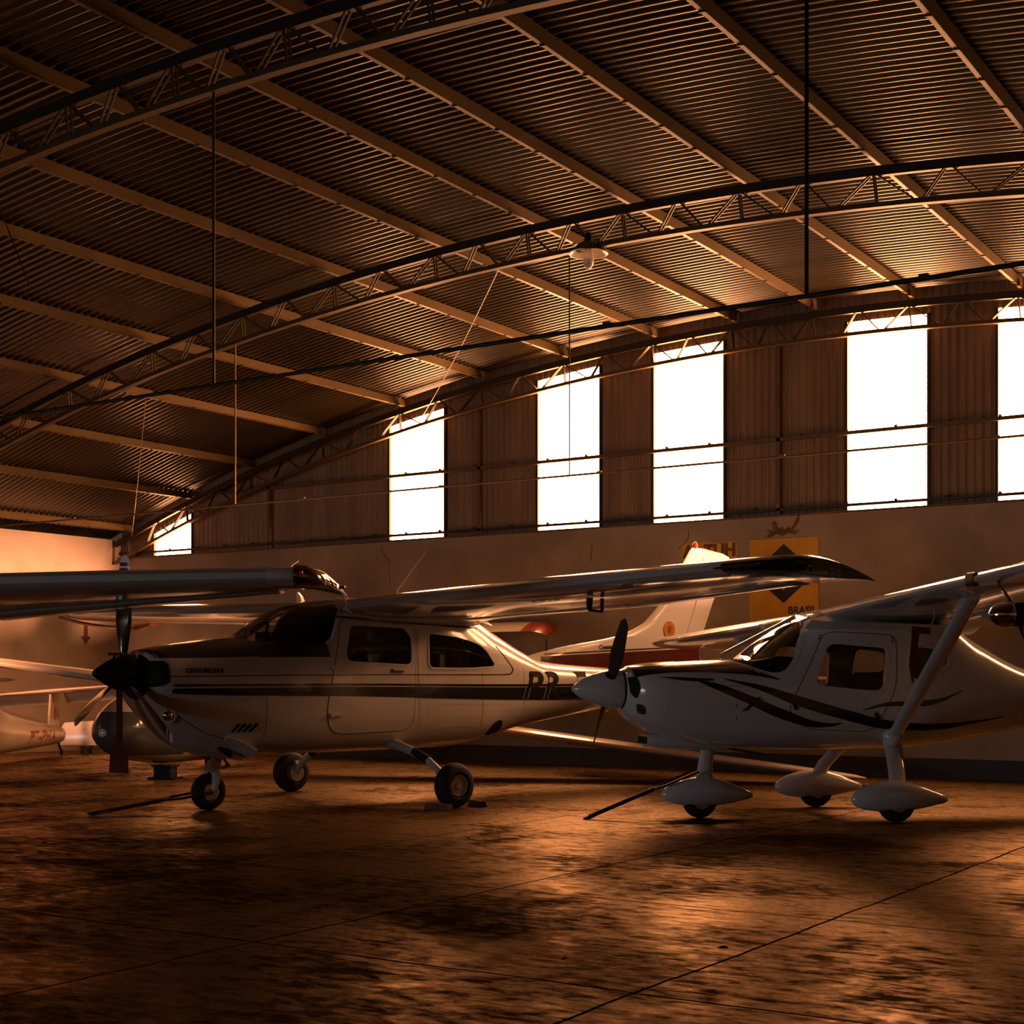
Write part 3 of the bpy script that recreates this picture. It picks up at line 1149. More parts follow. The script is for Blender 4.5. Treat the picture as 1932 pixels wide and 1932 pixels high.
def flat_tube(pts, rs, n=16, d=(1, 0, 0)):
    """streamlined tube: rs = [(half chord, half thickness)], chord kept along d"""
    pts = [Vector(p) for p in pts]
    rings = []
    for i, p in enumerate(pts):
        t_ = (pts[min(len(pts) - 1, i + 1)] - pts[max(0, i - 1)]).normalized()
        u = Vector(d)
        u = (u - t_ * u.dot(t_)).normalized()
        v = t_.cross(u)
        a, b = rs[i]
        rings.append([p + u * a * math.cos(2 * PI * k / n) + v * b * math.sin(2 * PI * k / n) for k in range(n)])
    return rings


def seat(t, x, y, z, w_=0.42, hb=0.52):
    s_ = part('seat', G(True).box((x, y, z + 0.07), (0.45, w_, 0.14)), M['seat'], t)
    g = G(True)
    rings = []
    for k in range(7):
        q = k / 6
        ww = w_ / 2 * (1 - 0.25 * q * q)
        xx = x + 0.22 + 0.14 * q
        zz = z + 0.12 + hb * q
        rings.append([(xx - 0.05, -ww + y, zz), (xx + 0.05, -ww + y, zz), (xx + 0.06, ww + y, zz), (xx - 0.05, ww + y, zz)])
    g.loft(rings)
    part('seat_back', g, M['seat'], s_)
    return s_


def pose(t, x, y, heading):
    t.location = (x, y, 0)
    t.rotation_euler = (0, 0, rad(heading))


def to_world(px, py, heading, a, l, u):
    h_ = rad(heading)
    return Vector((px - a * math.cos(h_) - l * math.sin(h_), py - a * math.sin(h_) + l * math.cos(h_), u))


# ================================================================== white high-wing single with black stripe (left centre)
PA = (-9.07, 11.305, -104.3)
A = thing('light_airplane', 'white high-wing airplane with black side stripe and three-blade propeller', 'airplane')
pose(A, *PA)

WS_A = [(-1.60, 1.545), (-1.50, 1.515), (-0.90, 1.50), (-0.82, 1.56), (-0.73, 1.75), (-0.66, 1.86), (-0.56, 1.93), (-0.56, 2.2), (-1.6, 2.2)]
W1_A = roundpoly([(-0.625, 1.676), (0.086, 1.660), (0.082, 1.318), (-0.700, 1.346)], [0.06, 0.05, 0.06, 0.09])
W2_A = roundpoly([(0.302, 1.620), (0.725, 1.588), (1.045, 1.505), (1.215, 1.312), (0.80, 1.288), (0.302, 1.293)], [0.04, 0.3, 0.12, 0.05, 0.25, 0.05])
fus = part('fuselage', body_mesh(BODY_A, -2.52, 5.2), M['white'], A)
cav = body_mesh(BODY_A, -1.36, 1.45, 48, 0.08, 0.035)
boolean(fus, cav)
ycut = lambda u, v, w_: (u, w_, v)
for poly in (WS_A, W1_A, W2_A):
    boolean(fus, G(True).prism(poly, ycut, -1.0, 1.0))
fus.data.materials[0] = M['white']
obj('windshield', patch(BODY_A, WS_A, -1.66, -0.50, -0.006), M['glass'], A)
# windshield centre post and lower dark interior: glare shield, panel, seats
g = G(True)
g.loft([[(-1.33, -0.46, 1.50), (-1.33, 0.46, 1.50), (-1.33, 0.46, 1.46), (-1.33, -0.46, 1.46)], [(-1.0, -0.5, 1.53), (-1.0, 0.5, 1.53), (-1.0, 0.5, 1.46), (-1.0, -0.5, 1.46)]])
g.loft([[(-1.0, -0.5, 1.53), (-1.0, 0.5, 1.53), (-0.98, 0.5, 1.0), (-0.98, -0.5, 1.0)], [(-0.94, -0.5, 1.52), (-0.94, 0.5, 1.52), (-0.93, 0.5, 1.0), (-0.93, -0.5, 1.0)]])
part('instrument_panel', g, M['dark'], A)
part('compass', G(True).box((-1.22, 0.0, 1.57), (0.07, 0.16, 0.09)), M['dark'], A)
part('windshield_post', G(True).tube([(-1.2, 0, 1.55), (-1.16, 0.0, 1.74)], 0.016, 8), M['curtain'], A)
for y in (-0.26, 0.26):
    seat(A, -0.55, y, 0.75)
    seat(A, 0.30, y, 0.75)
SIDES = (1, -1)
for s_ in SIDES:
    for poly, grw in ((W1_A, 0.020), (W2_A, 0.018)):
        n_ = 72
        inn = resample(poly, n_)
        fr = part('window_frame', side_ring(BODY_A, inn, grow(inn, grw), s_, 0.006), M['white'], A)
        obj('pane', patch(BODY_A, grow(inn, 0.004), min(p[0] for p in inn) - 0.05, max(p[0] for p in inn) + 0.05, -0.012, s_), M['glass'], fr)
        x0, x1 = min(p[0] for p in inn) - 0.05, max(p[0] for p in inn) + 0.05
        if poly is W2_A:
            x1 -= 0.33
        z0, z1 = min(p[1] for p in inn) - 0.04, max(p[1] for p in inn) + 0.02
        rows = []
        for i in range(161):
            x = x0 + (x1 - x0) * i / 160
            wv = 0.012 * math.sin(i / 160 * (x1 - x0) * 2 * PI / 0.042)
            rows.append([(x, s_ * (BODY_A.hw(min(max(x, -1.3), 1.4), z) - 0.065 + wv * (1.0 + 0.3 * (z1 - z))), z) for z in np.linspace(z0, z1, 5)])
        part('curtain', G(True).loft(rows, cap=False, closed=False), M['curtain'], A, ang=180)
    # door outline and hinges
    DO_A = roundpoly([(-0.725, 1.735), (0.139, 1.690), (0.118, 0.690), (-0.83, 0.665), (-0.90, 0.86)], [0.06, 0.05, 0.14, 0.2, 0.1])
    dn = resample(DO_A, 96)
    wi = resample(roundpoly([(-0.65, 1.70), (0.11, 1.685), (0.107, 1.293), (-0.73, 1.32)], [0.06, 0.05, 0.06, 0.09]), 96)
    k0 = min(range(96), key=lambda k: (wi[k][0] + 0.66) ** 2 + (wi[k][1] - 1.70) ** 2)
    d0 = min(range(96), key=lambda k: (dn[k][0] + 0.725) ** 2 + (dn[k][1] - 1.735) ** 2)
    dr = part('door', side_ring(BODY_A, [wi[(k + k0) % 96] for k in range(96)], [dn[(k + d0) % 96] for k in range(96)], s_, 0.003, 10), M['white'], A)
    part('door_seam', side_line(BODY_A, dn, s_, 0.004), M['seam'], A)
    part('door_handle', G(True).box((-0.085, s_ * 0.578, 1.251), (0.12, 0.012, 0.022)).box((-0.15, s_ * 0.578, 1.26), (0.02, 0.014, 0.03)), M['seam'], dr, label='dark door handle')
    part('door_hinge', G(True).box((-0.74, s_ * 0.566, 1.277), (0.17, 0.02, 0.014)).box((-0.82, s_ * 0.568, 1.285), (0.03, 0.028, 0.035)), M['white'], dr)
    part('door_hinge', G(True).loft([[(-0.86, s_ * 0.545, 0.825), (-0.86, s_ * 0.545, 0.868), (-0.86, s_ * 0.575, 0.862), (-0.86, s_ * 0.575, 0.831)], [(-0.73, s_ * 0.555, 0.83), (-0.73, s_ * 0.555, 0.862), (-0.73, s_ * 0.578, 0.858), (-0.73, s_ * 0.578, 0.834)]]), M['legpaint'], dr)
    # stripes along the side
    part('pinstripe', strip(BODY_A, [(-2.44, 1.206), (-0.76, 1.223), (1.30, 1.229), (1.455, 1.236)], [(-2.44, 1.196), (-0.76, 1.213), (1.30, 1.220), (1.44, 1.224)], s_), M['maroon'], A, label='thin maroon line')
    part('pinstripe', strip(BODY_A, [(1.30, 1.229), (1.40, 1.231), (1.455, 1.24), (1.49, 1.27)], [(1.30, 1.220), (1.42, 1.221), (1.475, 1.235), (1.502, 1.27)], s_), M['maroon'], A)
    part('pinstripe', side_line(BODY_A, [(1.495, 1.265), (1.49, 1.295), (1.40, 1.39), (1.255, 1.514)], s_, 0.006, False), M['maroon'], A)
    part('side_stripe', strip(BODY_A, [(-2.512, 1.115), (-2.45, 1.132), (-0.76, 1.138), (1.6, 1.126), (4.6, 1.13)], [(-2.512, 1.11), (-2.45, 1.115), (-0.76, 1.116), (1.6, 1.103), (4.6, 1.118)], s_), M['stripe'], A, label='thin upper black stripe')
    part('side_stripe', strip(BODY_A, [(-2.512, 1.095), (-0.76, 1.108), (1.6, 1.094), (4.6, 1.11)], [(-2.512, 1.088), (-2.36, 1.052), (-0.76, 1.022), (1.6, 0.965), (2.6, 0.955), (4.6, 1.03)], s_, nz=6), M['stripe'], A, label='broad black stripe along the side')
    # registration letters
    if s_ == 1:
        fn = lambda u, v, w_: (lambda p: (-p[0], p[1], p[2]))(onside(BODY_A, 1.655 + u * 1.32, 0.974 + v, 1, 0.006))
        lettering('registration', 'PR-F', 0.405, fn, M['letter_black'], A, shear=0.24, bold=0.010)
        # white outline strokes where the letters cross the stripe
        for (x0, x1) in ((1.655, 1.70), (1.73, 1.775), (2.0, 2.045), (2.07, 2.115), (2.60, 2.645), (2.68, 2.725)):
            part('letter_outline', side_line(BODY_A, [(x0, 0.966), (x1, 1.092)], 1, 0.0032, False, 0.006), M['white'], A)
        fn = lambda u, v, w_: (lambda p: (-p[0], p[1], p[2]))(onside(BODY_A, -2.29 + u, 1.233 + v, 1, 0.004))
        lettering('lettering', 'CENTURION II', 0.055, fn, M['letter'], A, bold=0.0022, spacing=0.97)
    # row of rivets and skin joints
    for x, z0, z1 in ((0.175, 0.62, 1.62), (1.02, 0.70, 1.24), (1.68, 0.72, 1.30), (-1.52, 0.62, 1.02)):
        part('skin_joint', side_line(BODY_A, [(x + 0.02 * math.sin(z * 3), z) for z in np.linspace(z0, z1, 12)], s_, 0.0016, False), M['seam'], A)
    g = G(True)
    for x0, z0, x1, z1, n_ in ((0.165, 0.62, 0.19, 1.5, 40), (0.215, 0.62, 0.24, 1.5, 40), (0.30, 0.66, 0.30, 1.24, 26), (0.30, 0.80, 1.02, 0.80, 28), (0.30, 0.72, 1.0, 0.70, 28), (0.30, 1.255, 1.15, 1.262, 32),
                               (-0.84, 0.63, 0.14, 0.60, 40), (1.04, 0.74, 1.04, 1.22, 20), (1.70, 0.76, 1.72, 1.25, 20), (0.30, 0.94, 1.5, 0.92, 44), (1.05, 0.86, 2.6, 0.88, 50), (1.72, 1.15, 2.7, 1.14, 36)):
        for i in range(n_):
            t_ = i / (n_ - 1)
            p = onside(BODY_A, x0 + (x1 - x0) * t_, z0 + (z1 - z0) * t_, s_, 0.0)
            g.box(p, (0.007, 0.004, 0.007))
    part('rivets', g, M['white'], A, ang=0)['kind'] = 'stuff'
    # cowl louvres, landing light, air inlet
    g = G(True)
    for i in range(4):
        x = -1.78 + i * 0.052
        p0, p1 = onside(BODY_A, x - 0.025, 0.715, s_, 0.004), onside(BODY_A, x + 0.025, 0.785, s_, 0.004)
        g.bar(p0, p1, 0.014, 0.024, (0, s_, 0))
    lv = part('louvre', g, M['dark'], A, ang=0)
    g = G(True)
    for i in range(4):
        x = -1.757 + i * 0.052
        p0, p1 = onside(BODY_A, x - 0.025, 0.713, s_, 0.010), onside(BODY_A, x + 0.025, 0.785, s_, 0.010)
        g.bar(p0, p1, 0.006, 0.020, (0, s_, 0))
    part('louvre_blade', g, M['white'], lv, ang=0)
    g = G(True)
    g.loft([[(-1.84, s_ * 0.24, 0.60), (-1.84, s_ * 0.40, 0.68), (-1.84, s_ * 0.40, 0.67), (-1.84, s_ * 0.24, 0.59)],
            [(-1.70, s_ * 0.22, 0.53), (-1.70, s_ * 0.42, 0.63), (-1.70, s_ * 0.42, 0.618), (-1.70, s_ * 0.22, 0.518)],
            [(-1.56, s_ * 0.22, 0.475), (-1.56, s_ * 0.43, 0.555), (-1.56, s_ * 0.43, 0.54), (-1.56, s_ * 0.22, 0.462)]])
    part('cowl_flap', g, M['white'], A, ang=20)
    if s_ == 1:
        lp = Vector(onside(BODY_A, -2.365, 0.868, 1, 0.0))
        g = G(True).lathe([(0.055, -0.03), (0.075, 0.0), (0.072, 0.012), (0.058, 0.014)], lp, (-0.70, 0.60, -0.25), 24)
        lt = part('landing_light', g, M['white'], A)
        part('lamp_lens', G(True).ball(lp + Vector((-0.006, 0.006, 0)), 0.050, 16, 10), M['chrome'], lt)
    # gear well behind the cabin
    part('gear_well', side_ring(BODY_A, [(1.30, 0.70), ] * 24, resample(roundpoly([(1.17, 0.60), (1.25, 0.74), (1.36, 0.77), (1.42, 0.70), (1.40, 0.62)], 0.05), 24), s_, 0.004, 4), M['dark'], A)
    # hood: dark anti-glare paint on the upper cowl
obj('antiglare_panel', patch(BODY_A, [(-2.53, 1.345), (-2.0, 1.364), (-1.56, 1.371), (-1.56, 1.62), (-2.53, 1.62)], -2.50, -1.5, 0.003), M['hood'], A)['label'] = 'dark brown paint over the engine cowling'
for s_ in (1, -1):
    obj('antiglare_panel', patch(BODY_A, [(-1.565, 1.371), (-0.855, 1.382), (-0.895, 1.50), (-1.50, 1.517), (-1.565, 1.519)], -1.62, -0.84, 0.003, s_), M['hood'], A)['label'] = 'dark paint under the windshield'
    obj('air_inlet', patch(BODY_A, roundpoly([(-2.54, 1.10), (-2.43, 1.14), (-2.445, 1.33), (-2.54, 1.335)], [0.005, 0.05, 0.05, 0.005]), -2.52, -2.40, 0.006, s_, step=0.006), M['dark'], A)
part('cowl_front', G(True).loft([[(-2.523, y * 0.985, 1.22 + (z - 1.22) * 0.985) for x, y, z in BODY_A.ring(-2.52)], [(-2.515, y * 0.985, 1.22 + (z - 1.22) * 0.985) for x, y, z in BODY_A.ring(-2.52)]]), M['dark'], A)
for p, q in (((-2.02, 0.98), (-1.52, 1.0)), ((-2.02, 0.98), (-2.02, 0.70))):
    part('skin_joint', side_line(BODY_A, [p, q], 1, 0.002, False), M['seam'], A)
part('cowl_seam', side_line(BODY_A, [(-2.30, 0.865), (-2.2, 0.80), (-2.05, 0.715), (-1.95, 0.68), (-1.85, 0.655)], 1, 0.004, False), M['seam'], A)
part('exhaust_pipe', G(True).tube([(-1.95, 0.22, 0.66), (-1.80, 0.24, 0.56), (-1.72, 0.25, 0.50)], 0.028, 12), M['pipe'], A)

# spinner and propeller
sp = part('spinner', G(True).lathe([(0.165, 0.0), (0.165, 0.06), (0.155, 0.13), (0.130, 0.20), (0.095, 0.27), (0.055, 0.335), (0.024, 0.378), (0.0, 0.392)], (-2.535, 0, 1.227), (-1, 0, 0), 40), M['spin'], A)
for i, ph in enumerate((2, 123, 244)):
    ph = rad(ph)
    b_ = part('propeller_blade', blade(-2.64, 1.227, ph, 0.12, 1.02, 0.155, rad(42), rad(14), cut=(0.12, 0.905)), M['blade'], A)
    part('blade_tip', blade(-2.64, 1.227, ph, 0.12, 1.02, 0.155, rad(42), rad(14), cut=(0.905, 1.02)), M['white'], b_, label='white blade tip')
    part('tip_band', blade(-2.64, 1.227, ph, 0.12, 1.02, 0.155, rad(42), rad(14), cut=(0.925, 0.955), grow_=0.0015), M['maroon'], b_, label='dark red band on the blade tip')
part('blade_clamp', G(True).tube([(-2.72, -0.10, 1.395), (-2.66, 0.06, 1.392)], 0.012, 8).tube([(-2.56, 0.1, 1.36), (-2.56, 0.1, 1.42)], 0.012, 8), M['chrome'], A)

# wing: left and right halves, each with a tip, aileron gap and lights
for s_ in (1, -1):
    root = (0.0, -0.70, 0.90, 1.838, 1.735, 0.20)
    mid = (2.9, -0.70, 0.90, 1.918, 1.82, 0.195)
    tip = (4.95, -0.64, 0.47, 1.972, 1.905, 0.145)
    secs = [root, (0.6, -0.70, 0.90, 1.855, 1.755, 0.20), mid, tip]
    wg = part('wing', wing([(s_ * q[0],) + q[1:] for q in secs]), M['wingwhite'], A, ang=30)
    tp = [tip, (5.2, -0.63, 0.46, 1.978, 1.905, 0.145), (5.40, -0.59, 0.45, 1.982, 1.898, 0.138), (5.50, -0.52, 0.44, 1.985, 1.890, 0.12), (5.53, -0.44, 0.43, 1.985, 1.886, 0.09)]
    part('wing_tip', wing([(s_ * q[0],) + q[1:] for q in tp]), M['stripe'] if s_ > 0 else M['wingwhite'], wg, ang=30, label='black wing tip' if s_ > 0 else 'white wing tip')
    if s_ < 0:
        g = G(True)
        rows = []
        for k in range(31):
            q = k / 30
            x = -0.62 + (0.46 + 0.62) * q
            y = -(5.47 + 0.07 * math.sin(PI * min(1, q * 1.3)))
            z = 1.945 + (1.83 - 1.945) * q - 0.03 * math.sin(PI * q)
            rows.append([(x, y, z - 0.03), (x, y - 0.02, z), (x, y, z + 0.012), (x, y + 0.05, z - 0.015)])
        part('tip_edge', g.loft(rows), M['red'], wg, label='red lower edge of the wing tip')
        part('tip_edge', G(True).loft([[(0.40, -5.5, 1.86), (0.50, -5.5, 1.84), (0.50, -5.5, 1.80), (0.40, -5.5, 1.80)], [(0.40, -5.1, 1.88), (0.52, -5.1, 1.87), (0.52, -5.1, 1.85), (0.40, -5.1, 1.85)]]), M['red'], wg)
    else:
        fn = lambda u, v, w_: (0.46 - u - 0.0, 5.536, 1.905 + v - u * 0.02)
        lettering('lettering', 'Cessna 210', 0.085, lambda u, v, w_: (0.42 - u * 1.0, 5.5335 - abs(u) * 0.0, 1.905 + v - u * 0.045), M['letter_faint'], wg)
        part('stripe', wing([(4.9, -0.66, -0.30, 1.962, 1.960, 0.03), (5.3, -0.65, -0.20, 1.97, 1.968, 0.03)]), M['stripe'], wg)
    # flap and aileron: slots seen from below
    for y0, y1, nm in ((0.75, 2.95, 'flap'), (3.0, 4.9, 'aileron')):
        rows = []
        for y in np.linspace(y0, y1, 8):
            q = lerp_sec(secs[1], mid, y) if y < 2.9 else lerp_sec(mid, tip, y)
            c_ = q[2] - q[1]
            xx = q[2] - 0.26 * c_
            rows.append(foil(xx, q[2] + 0.012, s_ * y, q[3] + (q[4] - q[3]) * 0.74 - 0.018, q[4] - 0.004, 0.045, 8, 0.0))
        part(nm, G(True).loft(rows), M['wingwhite'], wg, ang=30)
    part('wing_fairing', G(True).loft([[(x, s_ * 0.50, z0), (x, s_ * (0.60 + b_), z0 + 0.05), (x, s_ * (0.70 + b_), z1 - 0.05), (x, s_ * 0.5, z1)] for x, z0, z1, b_ in
         ((-0.70, 1.80, 1.83, -0.02), (-0.62, 1.76, 1.84, 0.04), (-0.3, 1.72, 1.86, 0.08), (0.4, 1.70, 1.84, 0.08), (0.85, 1.70, 1.78, 0.03), (1.0, 1.72, 1.76, 0.0))]), M['white'], A, ang=50)
part('roof_stripe', strip(BODY_A, [(-0.75, 1.765), (0.14, 1.722), (1.0, 1.70)], [(-0.75, 1.747), (0.14, 1.704), (1.0, 1.685)], 1), M['stripe'], A)
# hardware on the left wing
part('step_bracket', G(True).loft([[(-0.36, 3.35, 1.83), (-0.30, 3.35, 1.83), (-0.30, 3.37, 1.83), (-0.36, 3.37, 1.83)], [(-0.355, 3.35, 1.75), (-0.31, 3.35, 1.75), (-0.31, 3.37, 1.75), (-0.355, 3.37, 1.75)],
     [(-0.335, 3.35, 1.722), (-0.315, 3.35, 1.74), (-0.315, 3.37, 1.74), (-0.335, 3.37, 1.722)], [(-0.20, 3.35, 1.712), (-0.20, 3.35, 1.73), (-0.20, 3.37, 1.73), (-0.20, 3.37, 1.712)]])
     .tube([(-0.20, 3.36, 1.72), (-0.185, 3.36, 1.74), (-0.185, 3.36, 1.83)], 0.016, 8), M['pipe'], A, ang=30)
part('whip_antenna', G(True).tube([(-0.37, 0.9, 1.95), (-0.35, 0.9, 2.0), (-0.06, 0.98, 2.38)], [0.014, 0.006, 0.003], 8), M['white'], A)
part('whip_antenna', G(True).tube([(2.42, 0, 1.48), (2.42, 0, 1.60), (2.425, 0, 1.602), (2.44, 0, 1.85)], [0.012, 0.012, 0.003, 0.002], 8), M['pipe'], A, label='black whip antenna on the spine')
part('antenna', G(True).loft([foil(-0.62, -0.48, 0.0, z, z, t_, 8, 0) if False else [(-0.17 + d * t_ * 20, -1.0 + y * t_, z) for d, y in ((0, 0), (0.05, 0.5), (0.11, 0), (0.05, -0.5))] for z, t_, d_ in ((1.96, 0.05, 0), (2.03, 0.035, 0), (2.07, 0.012, 0))]), M['white'], A)

# tail
FIN_A = Fin([(1.20, 1.95, 5.12, 0.05), (1.40, 2.06, 5.03, 0.05), (1.45, 2.22, 5.00, 0.049), (1.50, 2.46, 4.985, 0.048), (1.545, 2.72, 4.98, 0.047), (1.60, 3.10, 5.0, 0.046), (1.672, 3.552, 5.03, 0.046), (1.738, 3.775, 5.06, 0.046),
             (1.836, 4.0, 5.105, 0.045), (2.03, 4.24, 5.2, 0.043), (2.13, 4.33, 5.25, 0.042), (2.66, 4.765, 5.56, 0.032), (2.71, 4.80, 5.56, 0.030), (2.75, 4.835, 5.20, 0.024), (2.765, 4.86, 5.06, 0.012)])
fin = part('fin', FIN_A.mesh(), M['white'], A, ang=30)
part('rudder_gap', G(True).tube([(4.68, FIN_A.hw(4.68, 1.60), 1.60), (4.92, FIN_A.hw(4.92, 2.16), 2.16), (5.13, FIN_A.hw(5.13, 2.60), 2.60)], 0.005, 6)
     .tube([(5.02, FIN_A.hw(5.02, 2.60), 2.60), (5.03, FIN_A.hw(5.03, 2.75), 2.75)], 0.005, 6).tube([(4.80, FIN_A.hw(4.8, 2.6), 2.60), (5.54, FIN_A.hw(5.54, 2.6), 2.60)], 0.003, 6), M['seam'], fin)
part('fin_stripe', strip(FIN_A, [(2.36, 1.458), (4.975, 1.585)], [(2.36, 1.443), (4.97, 1.568)], 1, 0.003, smooth=False), M['maroon'], fin, label='thin maroon line on the fin')
part('fin_stripe', strip(FIN_A, [(2.30, 1.425), (4.97, 1.552)], [(2.30, 1.26), (5.05, 1.21)], 1, 0.003, smooth=False), M['maroon'], fin, label='broad maroon band at the fin foot')
lettering('lettering', 'Cessna', 0.072, lambda u, v, w_: (-(3.20 + u), FIN_A.hw(3.2 + u, 1.55) + 0.004, 1.513 + v + u * 0.05), M['letter_black'], fin, bold=0.002)
ey = FIN_A.hw(4.39, 1.765) - 0.004
em = part('emblem', G(True).lathe([(0.066, 0.0), (0.098, 0.0), (0.098, 0.012), (0.066, 0.012)], (4.39, ey, 1.765), (0, 1, 0), 40), M['emblem'], fin, label='round gold emblem')
part('emblem_figure', G(True).prism([(-0.035, -0.045), (0.03, -0.045), (0.03, 0.0), (0.045, 0.01), (0.03, 0.03), (0.0, 0.05), (-0.04, 0.03)], lambda u, v, w_: (4.39 + u, ey + w_, 1.765 + v), 0, 0.012), M['emblem'], em)
part('beacon', G(True).lathe([(0.034, 0.0), (0.036, 0.03), (0.03, 0.065), (0.012, 0.082), (0.0, 0.084)], (4.92, 0, 2.755), (0, 0, 1), 20), M['beacon'], fin, label='red beacon on top of the fin')
for s_ in (1, -1):
    part('stabilizer', wing([(0.0, 4.15, 5.15, 1.19, 1.19, 0.09), (s_ * 1.75, 4.45, 5.15, 1.19, 1.19, 0.06), (s_ * 1.95, 4.62, 5.12, 1.19, 1.19, 0.03)] if s_ > 0 else
         [(0.0, 4.15, 5.15, 1.19, 1.19, 0.09), (-1.75, 4.45, 5.15, 1.19, 1.19, 0.06), (-1.95, 4.62, 5.12, 1.19, 1.19, 0.03)], camber=0), M['white'], A, ang=30)
part('tail_tiedown', G(True).ball((3.35, 0.0, 0.85), (0.07, 0.03, 0.05)), M['white'], A)

# landing gear
nl_ = part('nose_gear_leg', G(True).tube([(-1.70, 0, 0.62), (-1.755, 0, 0.44)], 0.028, 14).tube([(-1.755, 0, 0.44), (-1.77, 0, 0.37)], 0.045, 14).box((-1.765, 0, 0.375), (0.09, 0.10, 0.055))
     .tube([(-1.74, 0.0, 0.38), (-1.62, 0, 0.375), (-1.60, 0, 0.40)], 0.013, 8).tube([(-1.60, 0, 0.40), (-1.67, 0, 0.50)], 0.013, 8).ball((-1.60, 0, 0.395), 0.024, 10, 8), M['legpaint'], A)
for s_ in (1, -1):
    part('fork', G(True).tube([(-1.765, s_ * 0.03, 0.365), (-1.77, s_ * 0.085, 0.33), (-1.785, s_ * 0.10, 0.25), (-1.80, s_ * 0.10, 0.165)], [(0.04, 0.015), (0.042, 0.014), (0.038, 0.014), (0.022, 0.014)], 12), M['legpaint'], nl_)
part('axle', G(True).tube([(-1.80, -0.115, 0.165), (-1.80, 0.115, 0.165)], 0.022, 12), M['alu'], nl_)
landing_wheel(A, (-1.80, 0, 0.166), 0.168, 0.125, M['alu'])
part('gear_door', G(True).loft([[(-1.95, 0.10, 0.66), (-1.55, 0.12, 0.55), (-1.55, 0.13, 0.55), (-1.95, 0.11, 0.66)], [(-1.90, 0.13, 0.50), (-1.55, 0.16, 0.44), (-1.55, 0.17, 0.44), (-1.90, 0.14, 0.50)]]), M['white'], A, ang=20)
part('gear_door', G(True).loft([[(-1.95, -0.10, 0.66), (-1.55, -0.12, 0.55), (-1.55, -0.13, 0.55), (-1.95, -0.11, 0.66)], [(-1.90, -0.13, 0.50), (-1.55, -0.16, 0.44), (-1.55, -0.17, 0.44), (-1.90, -0.14, 0.50)]]), M['white'], A, ang=20)
for s_ in (1, -1):
    pts = [(-0.06, s_ * 0.40, 0.56), (-0.05, s_ * 0.55, 0.545), (-0.03, s_ * 0.75, 0.49), (-0.02, s_ * 0.95, 0.415), (-0.02, s_ * 1.10, 0.33), (-0.02, s_ * 1.19, 0.24), (-0.02, s_ * 1.22, 0.20)]
    lg = part('main_gear_leg', G(True).tube(pts, [0.05, 0.046, 0.042, 0.038, 0.034, 0.030, 0.028], 14), M['legpaint'], A)
    part('step_grip', G(True).tube([Vector(pts[2]) + Vector((0, 0, 0.004)), Vector(pts[3]) + Vector((0, 0, 0.004))], 0.0435, 14), M['dark'], lg, label='black grip tape on the leg')
    part('brake', G(True).lathe([(0.0, -0.02), (0.085, -0.02), (0.085, 0.02), (0.0, 0.02)], (-0.02, s_ * 1.225, 0.20), (0, 1, 0), 24).box((-0.02, s_ * 1.215, 0.28), (0.07, 0.05, 0.10)), M['alu'], lg)
    landing_wheel(A, (-0.02, s_ * 1.32, 0.206), 0.208, 0.165, M['legpaint'])


# ================================================================== white strut-braced light airplane (right)
PR_ = (-4.505, 12.34, -132.7)
R_ = thing('light_airplane', 'white strut-braced airplane with dark swooshes and streamlined wheel fairings at right', 'airplane')
pose(R_, *PR_)
WS_R = roundpoly([(-1.24, 1.335), (-1.10, 1.265), (-0.955, 1.222), (-0.84, 1.26), (-0.76, 1.40), (-0.665, 1.585), (-0.52, 1.72), (-0.50, 1.95), (-1.24, 1.95)], [0.03, 0.2, 0.12, 0.08, 0.12, 0.04, 0.02, 0.02, 0.02], 4)
W1_R = roundpoly([(-0.495, 1.475), (0.025, 1.437), (0.0, 1.085), (-0.14, 1.085), (-0.625, 1.13)], [0.07, 0.05, 0.10, 0.1, 0.07])
W2_R = roundpoly([(0.277, 1.455), (0.53, 1.425), (0.645, 1.36), (0.60, 1.29), (0.33, 1.165), (0.235, 1.215)], [0.06, 0.1, 0.06, 0.06, 0.07, 0.05])
fus = part('fuselage', body_mesh(BODY_R, -2.13, 3.7), M['white_r'], R_)
boolean(fus, body_mesh(BODY_R, -1.02, 0.95, 48, 0.08, 0.03))
# a convex outline for the patch, the true outline for the cut
for poly in (WS_R, W1_R, W2_R):
    boolean(fus, G(True).prism(poly, ycut, -1.0, 1.0))
WSG_R = [(-1.27, 1.345), (-1.12, 1.26), (-0.955, 1.212), (-0.84, 1.245), (-0.75, 1.40), (-0.655, 1.585), (-0.50, 1.74), (-0.50, 1.95), (-1.27, 1.95)]
ws = obj('windshield', patch(BODY_R, WSG_R, -1.29, -0.47, -0.006), M['glass_clear'], R_)
part('windshield_frame', side_ring(BODY_R, resample([q for q in WS_R if q[1] < 1.72], 60), resample(grow([q for q in WS_R if q[1] < 1.72], 0.03), 60), 1, 0.003), M['white_r'], ws)
